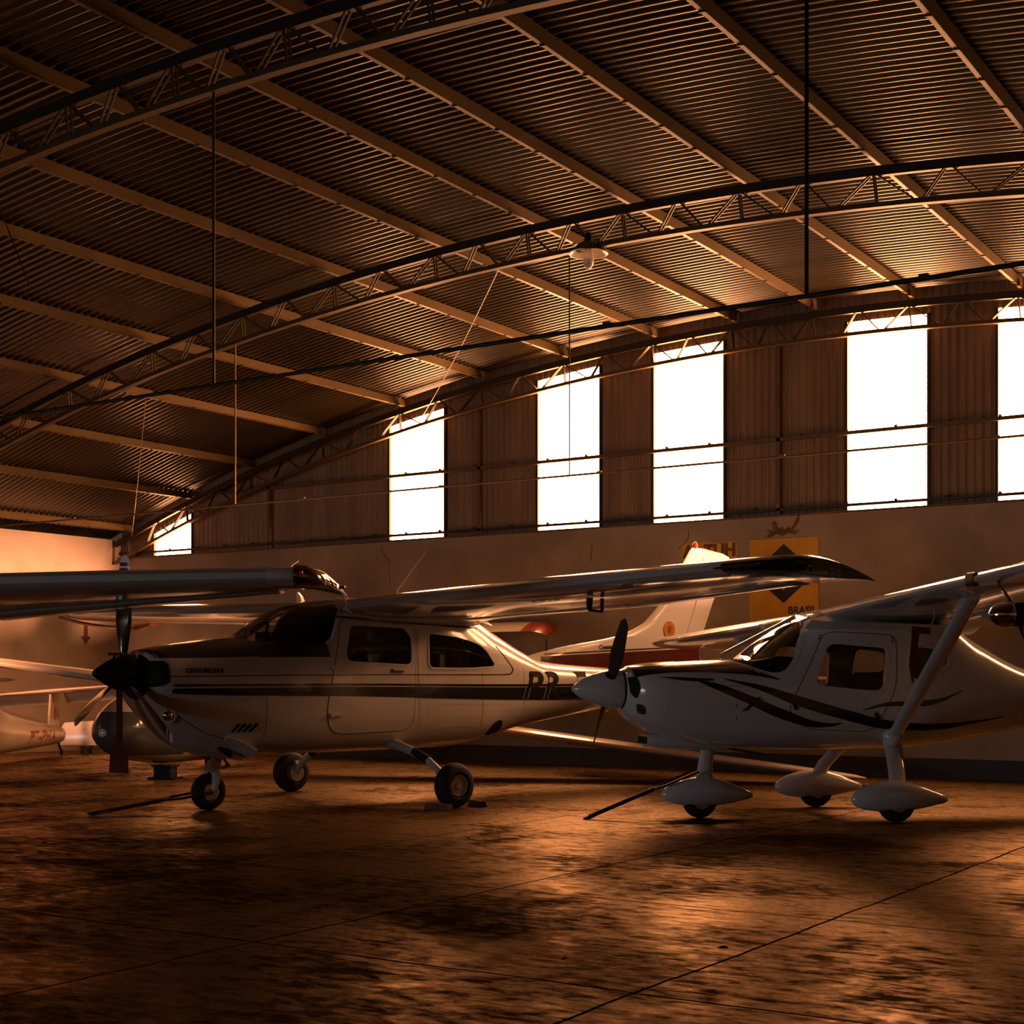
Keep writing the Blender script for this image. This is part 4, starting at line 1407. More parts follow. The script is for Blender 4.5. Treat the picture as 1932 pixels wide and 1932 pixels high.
# interior
g = G(True)
g.loft([[(-1.10, -0.42, 1.33), (-1.10, 0.42, 1.33), (-1.10, 0.42, 1.25), (-1.10, -0.42, 1.25)], [(-0.9, -0.46, 1.37), (-0.9, 0.46, 1.37), (-0.9, 0.46, 1.2), (-0.9, -0.46, 1.2)], [(-0.74, -0.47, 1.355), (-0.74, 0.47, 1.355), (-0.72, 0.47, 1.05), (-0.72, -0.47, 1.05)]])
part('instrument_panel', g, M['dark'], R_, ang=50)
for y in (-0.24, 0.24):
    seat(R_, -0.10, y, 0.72, 0.40, 0.40)
    part('control_wheel', G(True).tube([(-0.50 + 0.0, y + 0.0, 1.13)] * 1 + [(-0.72, y, 1.16)], 0.012, 8).tube([(-0.50, y + 0.078 * math.cos(a), 1.155 + 0.078 * math.sin(a)) for a in np.linspace(0, 2 * PI, 29)], 0.010, 8), M['dark'], R_)
part('grab_ring', G(True).tube([(-0.44 + 0.062 * math.cos(a), -0.30, 1.205 + 0.062 * math.sin(a)) for a in np.linspace(0, 2 * PI, 29)], 0.009, 8), M['dark'], R_)
for s_ in (1, -1):
    for poly in (W1_R, W2_R):
        inn = resample(poly, 60)
        fr = part('window_frame', side_ring(BODY_R, inn, grow(inn, 0.035), s_, 0.004), M['white_r'], R_)
        obj('pane', patch(BODY_R, grow(inn, 0.004), min(p[0] for p in inn) - 0.05, max(p[0] for p in inn) + 0.05, -0.01, s_), M['glass_clear'], fr)
    DO_R = roundpoly([(-0.515, 1.575), (0.12, 1.55), (0.115, 1.10), (-0.09, 0.735), (-0.70, 0.765), (-0.865, 0.92)], [0.10, 0.09, 0.12, 0.10, 0.12, 0.08])
    dn = resample(DO_R, 96)
    wi = resample(grow(W1_R, 0.036), 96)
    k0 = min(range(96), key=lambda k: (wi[k][0] + 0.45) ** 2 + (wi[k][1] - 1.50) ** 2)
    d0 = min(range(96), key=lambda k: (dn[k][0] + 0.45) ** 2 + (dn[k][1] - 1.57) ** 2)
    dr = part('door', side_ring(BODY_R, [wi[(k + k0) % 96] for k in range(96)], [dn[(k + d0) % 96] for k in range(96)], s_, 0.002, 10), M['white_r'], R_)
    part('door_seam', side_line(BODY_R, dn, s_, 0.0035), M['seam'], R_)
    g = G(True)
    for x, z in ((-0.80, 0.955), (-0.06, 0.87)):
        g.box(onside(BODY_R, x, z, s_, 0.004), (0.03, 0.016, 0.06), Matrix.Rotation(rad(-20 if x < -0.5 else -35), 3, 'Y'))
    part('door_hinge', g, M['pipe'], dr)
    g = G(True)
    for x, z in ((-0.545, 1.54), (-0.56, 1.515), (0.085, 1.52), (0.085, 1.495)):
        g.ball(onside(BODY_R, x, z, s_, 0.003), 0.008, 8, 6)
    part('door_bolts', g, M['seam'], dr)
    # dark swooshes
    sw = M['swoosh']
    part('swoosh', strip(BODY_R, [(-1.935, 1.199), (-1.74, 1.193), (-1.62, 1.187), (-1.49, 1.182)], [(-1.935, 1.197), (-1.74, 1.168), (-1.62, 1.160), (-1.49, 1.166)], s_, 0.003), sw, R_)
    part('swoosh', strip(BODY_R, [(-1.62, 1.168), (-1.50, 1.152), (-1.256, 1.070), (-0.891, 0.925), (-0.606, 0.829), (-0.46, 0.811), (-0.374, 0.817)], [(-1.62, 1.160), (-1.50, 1.105), (-1.256, 1.000), (-0.891, 0.842), (-0.606, 0.778), (-0.46, 0.785), (-0.374, 0.810)], s_, 0.003), sw, R_)
    part('swoosh', strip(BODY_R, [(-1.40, 1.184), (-1.116, 1.134), (-0.80, 1.049), (-0.327, 0.920), (0.07, 0.829), (0.49, 0.798), (0.85, 0.815), (1.263, 0.855)], [(-1.40, 1.178), (-1.116, 1.092), (-0.80, 0.966), (-0.327, 0.833), (0.07, 0.756), (0.49, 0.742), (0.85, 0.785), (1.263, 0.850)], s_, 0.003), sw, R_)
    part('swoosh', strip(BODY_R, [(-0.20, 0.922), (0.061, 0.988), (0.361, 0.999), (0.55, 1.018), (0.77, 1.084)], [(-0.20, 0.916), (0.061, 0.952), (0.361, 0.950), (0.55, 0.985), (0.77, 1.078)], s_, 0.003), sw, R_)
    part('cowl_seam', side_line(BODY_R, [(-1.24, 1.21), (-1.25, 1.05)], s_, 0.003, False), M['seam'], R_)
    part('cowl_seam', side_line(BODY_R, [(-1.305, 0.98), (-1.30, 0.85), (-1.30, 0.70), (-1.33, 0.63)], s_, 0.003, False), M['seam'], R_)
    part('cowl_seam', side_line(BODY_R, [(-2.05, 1.115), (-1.6, 1.12), (-1.25, 1.12)], s_, 0.002, False), M['seam'], R_)
    part('air_inlet', side_ring(BODY_R, [(-2.11, 1.12)] * 24, resample(roundpoly([(-2.128, 1.20), (-2.085, 1.195), (-2.075, 1.10), (-2.095, 1.01), (-2.122, 1.06)], 0.02), 24), s_, 0.006, 4), M['dark'], R_)
    part('cooling_hole', side_ring(BODY_R, [(-2.065, 0.925)] * 24, resample(roundpoly([(-2.095, 0.985), (-2.035, 0.955), (-2.015, 0.88), (-2.075, 0.90)], 0.03), 24), s_, 0.004, 4), M['bladegrey'], R_)
    if s_ == 1:
        part('hood', strip(BODY_R, [(-2.105, 1.262), (-1.9, 1.296), (-1.3, 1.325), (-1.10, 1.262), (-0.93, 1.176)], [(-2.105, 1.185), (-2.03, 1.21), (-1.676, 1.236), (-1.235, 1.219), (-0.93, 1.171)], 1, 0.003, nz=8), sw, R_)
    else:
        part('hood', strip(BODY_R, [(-2.105, 1.262), (-1.9, 1.296), (-1.3, 1.325), (-1.10, 1.262), (-0.93, 1.176)], [(-2.105, 1.185), (-2.03, 1.21), (-1.676, 1.236), (-1.235, 1.219), (-0.93, 1.171)], -1, 0.003, nz=8), sw, R_)
obj('hood_top', patch(BODY_R, [(-2.11, 1.245), (-1.9, 1.285), (-1.30, 1.318), (-1.28, 1.345), (-1.28, 1.5), (-2.11, 1.5)], -2.12, -1.25, 0.003), M['swoosh'], R_)
fn = lambda u, v, w_: (lambda p: (-p[0], p[1], p[2]))(onside(BODY_R, -1.19 + u, 0.99 + v - u * 0.22, 1, 0.006))
lettering('lettering', 'ASL', 0.075, fn, M['letter_faint'], R_, shear=0.3)
part('lettering', strip(BODY_R, [(-1.255, 0.925), (-1.235, 0.935), (-1.13, 1.03)], [(-1.255, 0.915), (-1.21, 0.925), (-1.10, 1.03)], 1, 0.007, smooth=False), M['letter'], R_)
part('lettering', strip(BODY_R, [(-1.225, 1.015), (-1.20, 1.02), (-1.16, 0.975)], [(-1.225, 1.005), (-1.20, 0.995), (-1.16, 0.965)], 1, 0.008, smooth=False), M['letter'], R_)
# lower cowl scoop
g = G(True)
g.loft([[(x, w_ * math.copysign(abs(math.cos(a)) ** 0.6, math.cos(a)), zc + h_ * math.copysign(abs(math.sin(a)) ** 0.6, math.sin(a))) for a in np.linspace(0, 2 * PI, 28, False)]
        for x, w_, zc, h_ in ((-1.94, 0.14, 0.668, 0.042), (-1.90, 0.155, 0.664, 0.052), (-1.75, 0.165, 0.652, 0.062), (-1.55, 0.16, 0.632, 0.055), (-1.35, 0.13, 0.612, 0.04), (-1.15, 0.09, 0.598, 0.02))])
sc = part('air_scoop', g, M['white_r'], R_)
part('scoop_mouth', G(True).box((-1.942, 0, 0.668), (0.01, 0.22, 0.06)), M['dark'], sc)
part('step', G(True).loft([[(-1.25, 0.2, 0.60), (-1.2, 0.2, 0.60), (-1.2, 0.2, 0.585), (-1.25, 0.2, 0.585)], [(-1.08, 0.3, 0.565), (-0.98, 0.3, 0.56), (-0.98, 0.3, 0.55), (-1.08, 0.3, 0.555)]]), M['pipe'], R_)
# spinner and two-blade propeller
part('spinner', G(True).lathe([(0.165, 0.015), (0.168, 0.04), (0.160, 0.10), (0.142, 0.18), (0.115, 0.26), (0.08, 0.34), (0.04, 0.40), (0.012, 0.425), (0.0, 0.428)], (-2.135, 0, 1.096), (-1, 0, 0), 44), M['white_r'], R_)
part('spinner_gap', G(True).lathe([(0.0, 0.0), (0.158, 0.0), (0.158, 0.03), (0.0, 0.03)], (-2.125, 0, 1.096), (-1, 0, 0), 40), M['dark'], R_)
for ph in (rad(38), rad(222)):
    b_ = part('propeller_blade', blade(-2.24, 1.096, ph, 0.07, 0.72, 0.135, rad(48), rad(22)), M['bladegrey'], R_)
    er = Vector((0, math.sin(ph), math.cos(ph)))
    part('blade_root', G(True).lathe([(0.0, 0.11), (0.062, 0.11), (0.058, 0.150), (0.048, 0.158), (0.0, 0.158)], Vector((-2.24, 0, 1.096)), er, 24), M['dark'], b_)
    part('tip_band', blade(-2.24, 1.096, ph, 0.07, 0.72, 0.135, rad(48), rad(22), cut=(0.58, 0.62), grow_=0.0015), M['letter_faint'], b_)

# wing, rolled a little as it stands
def zr(y):
    return 1.715 + 0.046 * y + 0.015 * abs(y)


for s_ in (1, -1):
    ys_ = [0.0, 0.55, 2.0, 3.6, 4.25] if s_ > 0 else [0.0, 0.55, 2.0, 3.4, 3.95]
    secs = []
    for y in ys_:
        secs.append((s_ * y, -0.44, 0.80, zr(s_ * y), zr(s_ * y) - 0.07, 0.155))
    secs += [(s_ * (ys_[-1] + 0.18), -0.40, 0.74, zr(s_ * ys_[-1]) - 0.005, zr(s_ * ys_[-1]) - 0.075, 0.13), (s_ * (ys_[-1] + 0.29), -0.30, 0.62, zr(s_ * ys_[-1]) - 0.015, zr(s_ * ys_[-1]) - 0.075, 0.08), (s_ * (ys_[-1] + 0.33), -0.16, 0.45, zr(s_ * ys_[-1]) - 0.03, zr(s_ * ys_[-1]) - 0.075, 0.03)]
    wg = part('wing', wing(secs), M['wingwhite'], R_, ang=30)
    y = 2.56
    if s_ > 0:
        part('wing_joint', wing([(s_ * (y - 0.05), -0.443, -0.36, zr(s_ * y), zr(s_ * y) - 0.006, 0.10), (s_ * (y + 0.05), -0.443, -0.36, zr(s_ * y), zr(s_ * y) - 0.006, 0.10)]), M['bladegrey'], wg)
    rows = []
    for y in np.linspace(0.7, 3.6, 6):
        rows.append(foil(0.50, 0.82, s_ * y, zr(s_ * y) - 0.075, zr(s_ * y) - 0.085, 0.035, 8, 0.0))
    part('flap', G(True).loft(rows), M['wingwhite'], wg, ang=30)
    g = G(True)
    for y in (1.3, 2.3):
        g.loft([[(0.40, s_ * y - 0.012, zr(s_ * y) - 0.09), (0.66, s_ * y - 0.012, zr(s_ * y) - 0.10), (0.60, s_ * y - 0.012, zr(s_ * y) - 0.16), (0.50, s_ * y - 0.012, zr(s_ * y) - 0.15)],
                [(0.40, s_ * y + 0.012, zr(s_ * y) - 0.09), (0.66, s_ * y + 0.012, zr(s_ * y) - 0.10), (0.60, s_ * y + 0.012, zr(s_ * y) - 0.16), (0.50, s_ * y + 0.012, zr(s_ * y) - 0.15)]])
    part('flap_bracket', g, M['white_r'], wg, ang=0)
    # lift strut with fairings
    a_, b_ = Vector((0.12, s_ * 0.50, 0.705)), Vector((-0.16, s_ * 2.15, zr(s_ * 2.15) - 0.07))
    st = part('wing_strut', G(True).loft(flat_tube([a_, a_.lerp(b_, 0.3), a_.lerp(b_, 0.7), b_], [(0.066, 0.026), (0.076, 0.028), (0.076, 0.028), (0.068, 0.026)])), M['white_r'], R_)
    part('strut_fairing', G(True).ball(a_ + Vector((0, -s_ * 0.03, -0.01)), (0.09, 0.075, 0.085), 18, 12), M['white_r'], st)
    part('wing_fairing', G(True).loft([[(x, s_ * 0.40, z0), (x, s_ * (0.52 + q), z0 + 0.03), (x, s_ * (0.60 + q), z0 + 0.07), (x, s_ * 0.40, z1)] for x, z0, z1, q in
         ((-0.66, 1.60, 1.66, -0.06), (-0.56, 1.585, 1.69, 0.0), (-0.40, 1.58, 1.72, 0.04), (0.1, 1.57, 1.72, 0.06), (0.6, 1.56, 1.66, 0.04), (0.9, 1.56, 1.60, -0.04))]), M['white_r'], R_, ang=50)
    # main gear legs and wheel fairings
    k = s_ * 0.745
    lg = part('main_gear_leg', G(True).loft(flat_tube([(0.15, s_ * 0.40, 0.64), (0.10, s_ * 0.54, 0.52), (0.05, s_ * 0.66, 0.41), (0.015, k, 0.28)], [(0.085, 0.032), (0.078, 0.028), (0.074, 0.027), (0.074, 0.027)])), M['white_r'], R_)
    pant = G(True)
    rings = []
    for q, rr, zc in ((-0.435, 0.012, 0.195), (-0.425, 0.032, 0.195), (-0.39, 0.066, 0.196), (-0.32, 0.098, 0.200), (-0.2, 0.124, 0.207), (-0.07, 0.134, 0.212), (0.05, 0.130, 0.210), (0.2, 0.098, 0.200), (0.32, 0.062, 0.190), (0.41, 0.036, 0.182), (0.435, 0.02, 0.180), (0.44, 0.004, 0.180)):
        rings.append([(0.03 + q, k + rr * 0.78 * math.copysign(abs(math.cos(a)) ** 0.9, math.cos(a)), zc + (rr if math.sin(a) > 0 else rr * 0.92) * math.sin(a)) for a in np.linspace(0, 2 * PI, 28, False)])
    pn = part('wheel_fairing', pant.loft(rings), M['white_r'], lg)
    landing_wheel(R_, (0.0, k, 0.166), 0.166, 0.12, M['alu'])
nl_ = part('nose_gear_leg', G(True).tube([(-1.36, 0, 0.60), (-1.375, 0, 0.56)], 0.026, 14).loft(flat_tube([(-1.36, 0, 0.575), (-1.385, 0, 0.42), (-1.39, 0, 0.33)], [(0.060, 0.034), (0.068, 0.036), (0.080, 0.04)])), M['white_r'], R_)
rings = []
for q, rr, zc in ((-0.385, 0.010, 0.205), (-0.378, 0.030, 0.205), (-0.34, 0.062, 0.206), (-0.27, 0.094, 0.210), (-0.15, 0.122, 0.217), (-0.03, 0.134, 0.222), (0.08, 0.130, 0.219), (0.22, 0.096, 0.206), (0.33, 0.060, 0.195), (0.41, 0.034, 0.188), (0.438, 0.018, 0.186), (0.442, 0.004, 0.186)):
    rings.append([(-1.39 + q, rr * 0.80 * math.cos(a), zc + (rr if math.sin(a) > 0 else rr * 0.92) * math.sin(a)) for a in np.linspace(0, 2 * PI, 28, False)])
part('wheel_fairing', G(True).loft(rings), M['white_r'], nl_)
landing_wheel(R_, (-1.43, 0, 0.152), 0.152, 0.11, M['alu'])
FIN_R = Fin([(1.0, 2.75, 3.72, 0.05), (1.15, 2.85, 3.75, 0.05), (1.9, 3.40, 3.95, 0.035), (2.0, 3.48, 3.95, 0.02)])
fr = part('fin', FIN_R.mesh(), M['white_r'], R_, ang=30)
for s_ in (1, -1):
    part('stabilizer', wing([(s_ * 0.02, 2.95, 3.7, 1.03, 1.03, 0.06), (s_ * 1.25, 3.15, 3.7, 1.03, 1.03, 0.04)], camber=0), M['white_r'], R_, ang=30)
# ribbon flag hanging from the strut under the left wing
wt = thing('pitot_cover', 'dark red cover flag hanging below the left wing of the strut-braced airplane', 'flag', to_world(*PR_, 0.0, 1.05, 0))
wt.rotation_euler = (0, 0, rad(PR_[2]))
zt_ = zr(1.05) - 0.075
part('cover', G(True).loft([[(-0.03, 0, zt_ - 0.10), (0.13, 0, zt_ - 0.115), (0.13, 0.012, zt_ - 0.115), (-0.03, 0.012, zt_ - 0.10)], [(-0.035, 0, zt_ - 0.16), (0.13, 0, zt_ - 0.165), (0.13, 0.012, zt_ - 0.165), (-0.035, 0.012, zt_ - 0.16)]]), M['redcloth'], wt, ang=0)
part('streamer', G(True).loft([[(-0.03, 0, zt_ - 0.15), (0.035, 0, zt_ - 0.15), (0.035, 0.008, zt_ - 0.15), (-0.03, 0.008, zt_ - 0.15)], [(-0.055, 0, zt_ - 0.42), (0.0, 0, zt_ - 0.42), (0.0, 0.008, zt_ - 0.42), (-0.055, 0.008, zt_ - 0.42)], [(-0.03, 0, zt_ - 0.56), (-0.02, 0, zt_ - 0.56), (-0.02, 0.008, zt_ - 0.56), (-0.03, 0.008, zt_ - 0.56)]]), M['redcloth'], wt, ang=0)
part('cord', G(True).tube([(0.10, 0.005, zt_ - 0.115), (0.14, 0.005, zt_ - 0.09), (0.165, 0.005, zt_ - 0.04), (0.17, 0.005, zt_ + 0.03)], 0.004, 6), M['legpaint'], wt)

# ------------------------------------------------------------------ tow bars, chocks, streamer
def ground_bar(name, label, p_end, p_axle, half, m, plate):
    t = thing(name, label, 'tow bar', (p_end[0], p_end[1], 0))
    e, a_ = Vector((0, 0, 0.022)), Vector(p_axle) - Vector((p_end[0], p_end[1], 0))
    d = (a_ - e).normalized()
    n_ = Vector((-d.y, d.x, 0)).normalized()
    j = e.lerp(a_, 0.60)
    part('shaft', G().tube([e, j], 0.018, 10), m, t)
    for s_ in (1, -1):
        part('arm', G().tube([j, j.lerp(a_, 0.25) + n_ * half * s_, a_ + n_ * half * s_], 0.011, 8), m, t)
    g = G()
    if plate:
        g.box(e + Vector((0, 0, -0.004)), (0.05, 0.10, 0.03), Matrix((n_, d, Vector((0, 0, 1)))).transposed())
    else:
        g.tube([e + d * 0.16 + n_ * 0.0, e + d * 0.10 + n_ * 0.05, e + n_ * 0.055, e - n_ * 0.055, e + d * 0.10 - n_ * 0.05, e + d * 0.16], 0.011, 8)
    part('handle', g, m, t)
    return t


axA = to_world(*PA, -1.80, 0, 0.166)
ground_bar('tow_bar', 'reddish-brown tow bar from the nose wheel of the black-striped airplane to the floor', (-9.905, 8.55), axA, 0.115, M['steelbar'], False)
axR = to_world(*PR_, -1.46, 0.0, 0.40)
ground_bar('tow_bar', 'black tow bar leaning on the nose leg of the strut-braced airplane', (-6.20, 10.67), axR, 0.085, M['pipe'], True)
for a_, lab, sz in ((-0.235, 'brown wooden chock in front of the near main wheel', (0.10, 0.26, 0.05)), (0.225, 'small dark chock behind the near main wheel', (0.09, 0.20, 0.055))):
    p = to_world(*PA, a_, 1.36, 0)
    h_ = sz[2]
    g = G(True).loft([[(-sz[0] / 2, y, 0), (sz[0] / 2, y, 0), (sz[0] / 2 - 0.02, y, h_), (-sz[0] / 2 + 0.02, y, h_)] for y in (-sz[1] / 2, sz[1] / 2)])
    o = tag(part('wheel_chock', g, M['wood'] if a_ < 0 else M['pipe'], ang=0), lab, 'chock')
    o.location = p
    o.rotation_euler = (0, 0, rad(PA[2] + (12 if a_ < 0 else -8)))
p = to_world(*PA, -2.665, 0.0, 0)
t = thing('warning_streamer', 'dark red warning ribbon with a square flag hanging from the propeller hub', 'streamer', p)
t.rotation_euler = (0, 0, rad(PA[2]))
yk = 0.03
part('ribbon', G(True).loft([[(-0.02, yk - 0.05, z), (-0.02, yk + 0.05, z), (-0.026, yk + 0.05, z), (-0.026, yk - 0.05, z)] for z in (1.12, 0.9, 0.7, 0.52)]), M['redcloth'], t, ang=0)
part('flag', G(True).loft([[(-0.018, yk - 0.16, 0.53), (-0.018, yk + 0.15, 0.53), (-0.028, yk + 0.15, 0.53), (-0.028, yk - 0.16, 0.53)], [(-0.02, yk - 0.175, 0.37), (-0.02, yk + 0.155, 0.375), (-0.03, yk + 0.155, 0.375), (-0.03, yk - 0.175, 0.37)]]), M['redcloth'], t, ang=0)
part('loop', G(True).tube([(-0.02, yk + 0.0, 1.10), (-0.11, -0.03, 1.24), (-0.05, 0.02, 1.40), (0.02, 0.06, 1.39)], 0.010, 8), M['redcloth'], t)
part('tie', G(True).tube([(-0.02, yk + 0.15, 0.38), (-0.02, yk + 0.19, 0.42), (-0.02, yk + 0.18, 0.35)], 0.005, 6), M['legpaint'], t)


# ================================================================== airplane at the left edge: only its left wing is in the photo
PL = (-11.66, 5.28, -56.834)
BODY_L = Body([(-1.95, 0.95, 1.25, 0.22, 1.10, 2.2, 2.2), (-1.85, 0.80, 1.35, 0.36, 1.08, 2.4, 2.2), (-1.4, 0.62, 1.42, 0.46, 1.02, 2.8, 2.6), (-0.95, 0.56, 1.46, 0.50, 1.0, 3.0, 3.0), (-0.5, 0.54, 1.78, 0.52, 1.05, 3.6, 3.2),
               (0.3, 0.55, 1.80, 0.52, 1.06, 3.8, 3.2), (0.9, 0.60, 1.70, 0.46, 1.05, 3.0, 2.8), (1.8, 0.78, 1.35, 0.33, 1.05, 2.6, 2.4), (3.0, 0.95, 1.28, 0.2, 1.1, 2.3, 2.2), (4.8, 1.10, 1.22, 0.05, 1.15, 2.0, 2.0)])
L_ = thing('light_airplane', 'white airplane mostly beyond the left edge, its wing with glass tip light crossing the photo', 'airplane')
pose(L_, *PL)
fus = part('fuselage', body_mesh(BODY_L, -1.95, 4.8, 48, 0.1), M['white'], L_)
part('spinner', G(True).lathe([(0.15, 0.0), (0.14, 0.1), (0.09, 0.22), (0.0, 0.3)], (-1.95, 0, 1.10), (-1, 0, 0), 28), M['spin'], L_)
for ph in (0.5, 0.5 + PI):
    part('propeller_blade', blade(-2.02, 1.10, ph, 0.1, 0.90, 0.14, rad(42), rad(15)), M['blade'], L_)
obj('windshield', patch(BODY_L, [(-1.0, 1.46), (-0.55, 1.40), (-0.42, 1.75), (-0.45, 1.9), (-1.0, 1.9)], -1.05, -0.4, 0.004), M['dark'], L_)
for s_ in (1, -1):
    obj('window', patch(BODY_L, roundpoly([(-0.36, 1.64), (0.35, 1.64), (0.35, 1.32), (-0.42, 1.32)], 0.06), -0.45, 0.4, 0.004, s_), M['dark'], L_)


def zl(y):
    return 1.795 + 0.0215 * abs(y)


for s_ in (1, -1):
    secs = [(0, -0.62, 0.98, zl(0), zl(0) - 0.10, 0.175), (0.5, -0.62, 0.98, zl(0.5), zl(0.5) - 0.10, 0.175), (2.8, -0.62, 0.96, zl(2.8), zl(2.8) - 0.19, 0.175), (5.15, -0.56, 0.60, zl(5.15), zl(5.15) - 0.03, 0.150)]
    wg = part('wing', wing([(s_ * q[0],) + q[1:] for q in secs]), M['wing_speckled'], L_, ang=30)
    tp = [(5.15, -0.56, 0.60, zl(5.15), zl(5.15) - 0.03, 0.150), (5.32, -0.55, 0.585, zl(5.2) + 0.002, zl(5.2) - 0.035, 0.146), (5.42, -0.50, 0.575, zl(5.2) - 0.002, zl(5.2) - 0.05, 0.135), (5.52, -0.34, 0.56, zl(5.2) - 0.02, zl(5.2) - 0.07, 0.10), (5.58, -0.12, 0.55, zl(5.2) - 0.05, zl(5.2) - 0.085, 0.055), (5.605, 0.10, 0.55, zl(5.2) - 0.075, zl(5.2) - 0.10, 0.02)]
    t_ = part('wing_tip', wing([(s_ * q[0],) + q[1:] for q in tp]), M['white'], wg, ang=40)
    # clear lens wrapped on the corner of the tip, red lamp inside
    ln = [(5.345, -0.562, -0.28, zl(5.2) + 0.004, zl(5.2) - 0.006, 0.152), (5.43, -0.515, -0.26, zl(5.2) + 0.0, zl(5.2) - 0.01, 0.142), (5.53, -0.36, -0.16, zl(5.2) - 0.018, zl(5.2) - 0.03, 0.108), (5.59, -0.14, 0.0, zl(5.2) - 0.052, zl(5.2) - 0.07, 0.062)]
    part('tip_lens', wing([(s_ * q[0],) + q[1:] for q in ln]), M['chrome_dark'], wg, ang=60, label='shiny glass cover on the wing tip corner')
    part('position_lamp', G(True).ball((-0.56, s_ * 5.40, zl(5.2) + 0.012), (0.018, 0.014, 0.020), 12, 8), M['beacon'], wg, label='small red lamp')
    part('strobe_lamp', G(True).lathe([(0.014, 0), (0.014, 0.03), (0.010, 0.045), (0.0, 0.05)], (-0.03, s_ * 5.60, zl(5.2) - 0.055), (0, s_, 0.0), 14), M['bulb'], wg)
    part('static_wick', G(True).tube([(0.35, s_ * 5.585, zl(5.2) - 0.09), (0.50, s_ * 5.60, zl(5.2) - 0.16)], [0.012, 0.003], 8), M['legpaint'], wg)
    part('static_wick', G(True).tube([(-0.35, s_ * 5.29, zl(5.2) + 0.07), (-0.2, s_ * 5.33, zl(5.2) + 0.125)], 0.0025, 6), M['legpaint'], wg)
    for y0, y1, nm in ((0.6, 2.75, 'flap'), (2.8, 5.1, 'aileron')):
        rows = []
        for y in np.linspace(y0, y1, 6):
            q = lerp_sec(secs[1], secs[2], y) if y < 2.8 else lerp_sec(secs[2], secs[3], y)
            c_ = q[2] - q[1]
            rows.append(foil(q[2] - 0.25 * c_, q[2] + 0.02, s_ * y, q[3] + (q[4] - q[3]) * 0.74 - 0.022, q[4] - 0.018, 0.045, 8, 0.0))
        part(nm, G(True).loft(rows), M['wing_speckled'], wg, ang=30)
    part('inspection_plate', G(True).box((-0.10, s_ * 3.55, zl(3.55) - 0.088), (0.10, 0.16, 0.008)), M['spin'], wg)
    part('wing_strut', G(True).loft(flat_tube([(0.0, s_ * 0.5, 0.72), (-0.05, s_ * 2.3, zl(2.3) - 0.07)], [(0.06, 0.022), (0.06, 0.022)])), M['white'], L_)
    lg = part('main_gear_leg', G(True).loft(flat_tube([(0.0, s_ * 0.35, 0.60), (0.0, s_ * 0.8, 0.42), (0.0, s_ * 1.08, 0.20)], [(0.06, 0.018), (0.05, 0.016), (0.045, 0.015)])), M['white'], L_)
    landing_wheel(L_, (0.0, s_ * 1.15, 0.2), 0.2, 0.14, M['alu'])
    part('stabilizer', wing([(0.02 * s_, 3.9, 4.8, 1.17, 1.17, 0.07), (s_ * 1.6, 4.1, 4.8, 1.17, 1.17, 0.05)], camber=0), M['white'], L_, ang=30)
nl_ = part('nose_gear_leg', G(True).tube([(-1.45, 0, 0.66), (-1.5, 0, 0.17)], 0.03, 12), M['legpaint'], L_)
landing_wheel(L_, (-1.5, 0, 0.18), 0.18, 0.12, M['alu'])
FIN_L = Fin([(1.15, 3.4, 4.85, 0.05), (1.3, 3.8, 4.9, 0.05), (2.2, 4.5, 5.15, 0.03), (2.3, 4.6, 5.15, 0.02)])
part('fin', FIN_L.mesh(), M['white'], L_, ang=30)

# ================================================================== glider resting low behind the black-striped airplane
PG = (-13.35, 13.4, -73.3)
GL = thing('glider', 'cream glider with grey covered nose, one long wing drooping to the floor at right', 'glider')
pose(GL, *PG)
BODY_G = Body([(-2.42, 0.56, 0.60, 0.02, 0.58, 2.0, 2.0), (-2.39, 0.50, 0.68, 0.11, 0.58, 2.1, 2.0), (-2.25, 0.39, 0.82, 0.23, 0.58, 2.2, 2.0), (-2.0, 0.29, 0.95, 0.33, 0.60, 2.2, 2.1), (-1.6, 0.22, 1.08, 0.38, 0.62, 2.2, 2.2), (-1.0, 0.17, 1.20, 0.40, 0.64, 2.3, 2.3),
               (-0.3, 0.17, 1.22, 0.39, 0.66, 2.4, 2.3), (0.4, 0.22, 1.14, 0.32, 0.68, 2.4, 2.2), (1.2, 0.38, 0.98, 0.18, 0.70, 2.2, 2.1), (2.4, 0.52, 0.84, 0.11, 0.69, 2.0, 2.0), (3.6, 0.56, 0.78, 0.08, 0.67, 2.0, 2.0)])
part('fuselage', body_mesh(BODY_G, -2.42, 3.6, 48, 0.06), M['cream'], GL)
obj('nose_cover', patch(BODY_G, [(-2.43, 0.40), (-2.2, 0.32), (-1.15, 0.30), (-1.42, 0.55), (-1.80, 0.76), (-2.1, 0.81), (-2.43, 0.81)], -2.41, -1.0, 0.004, step=0.02), M['canopy'], GL)['label'] = 'glossy blue-grey cover over the nose'
for s_ in (1, -1):
    part('canopy_edge', side_line(BODY_G, [(-1.75, 0.86), (-1.4, 0.92), (-0.9, 0.95), (-0.4, 1.0)], s_, 0.005, False), M['seam'], GL)


def zg(y):
    return 1.04 - 0.118 * y


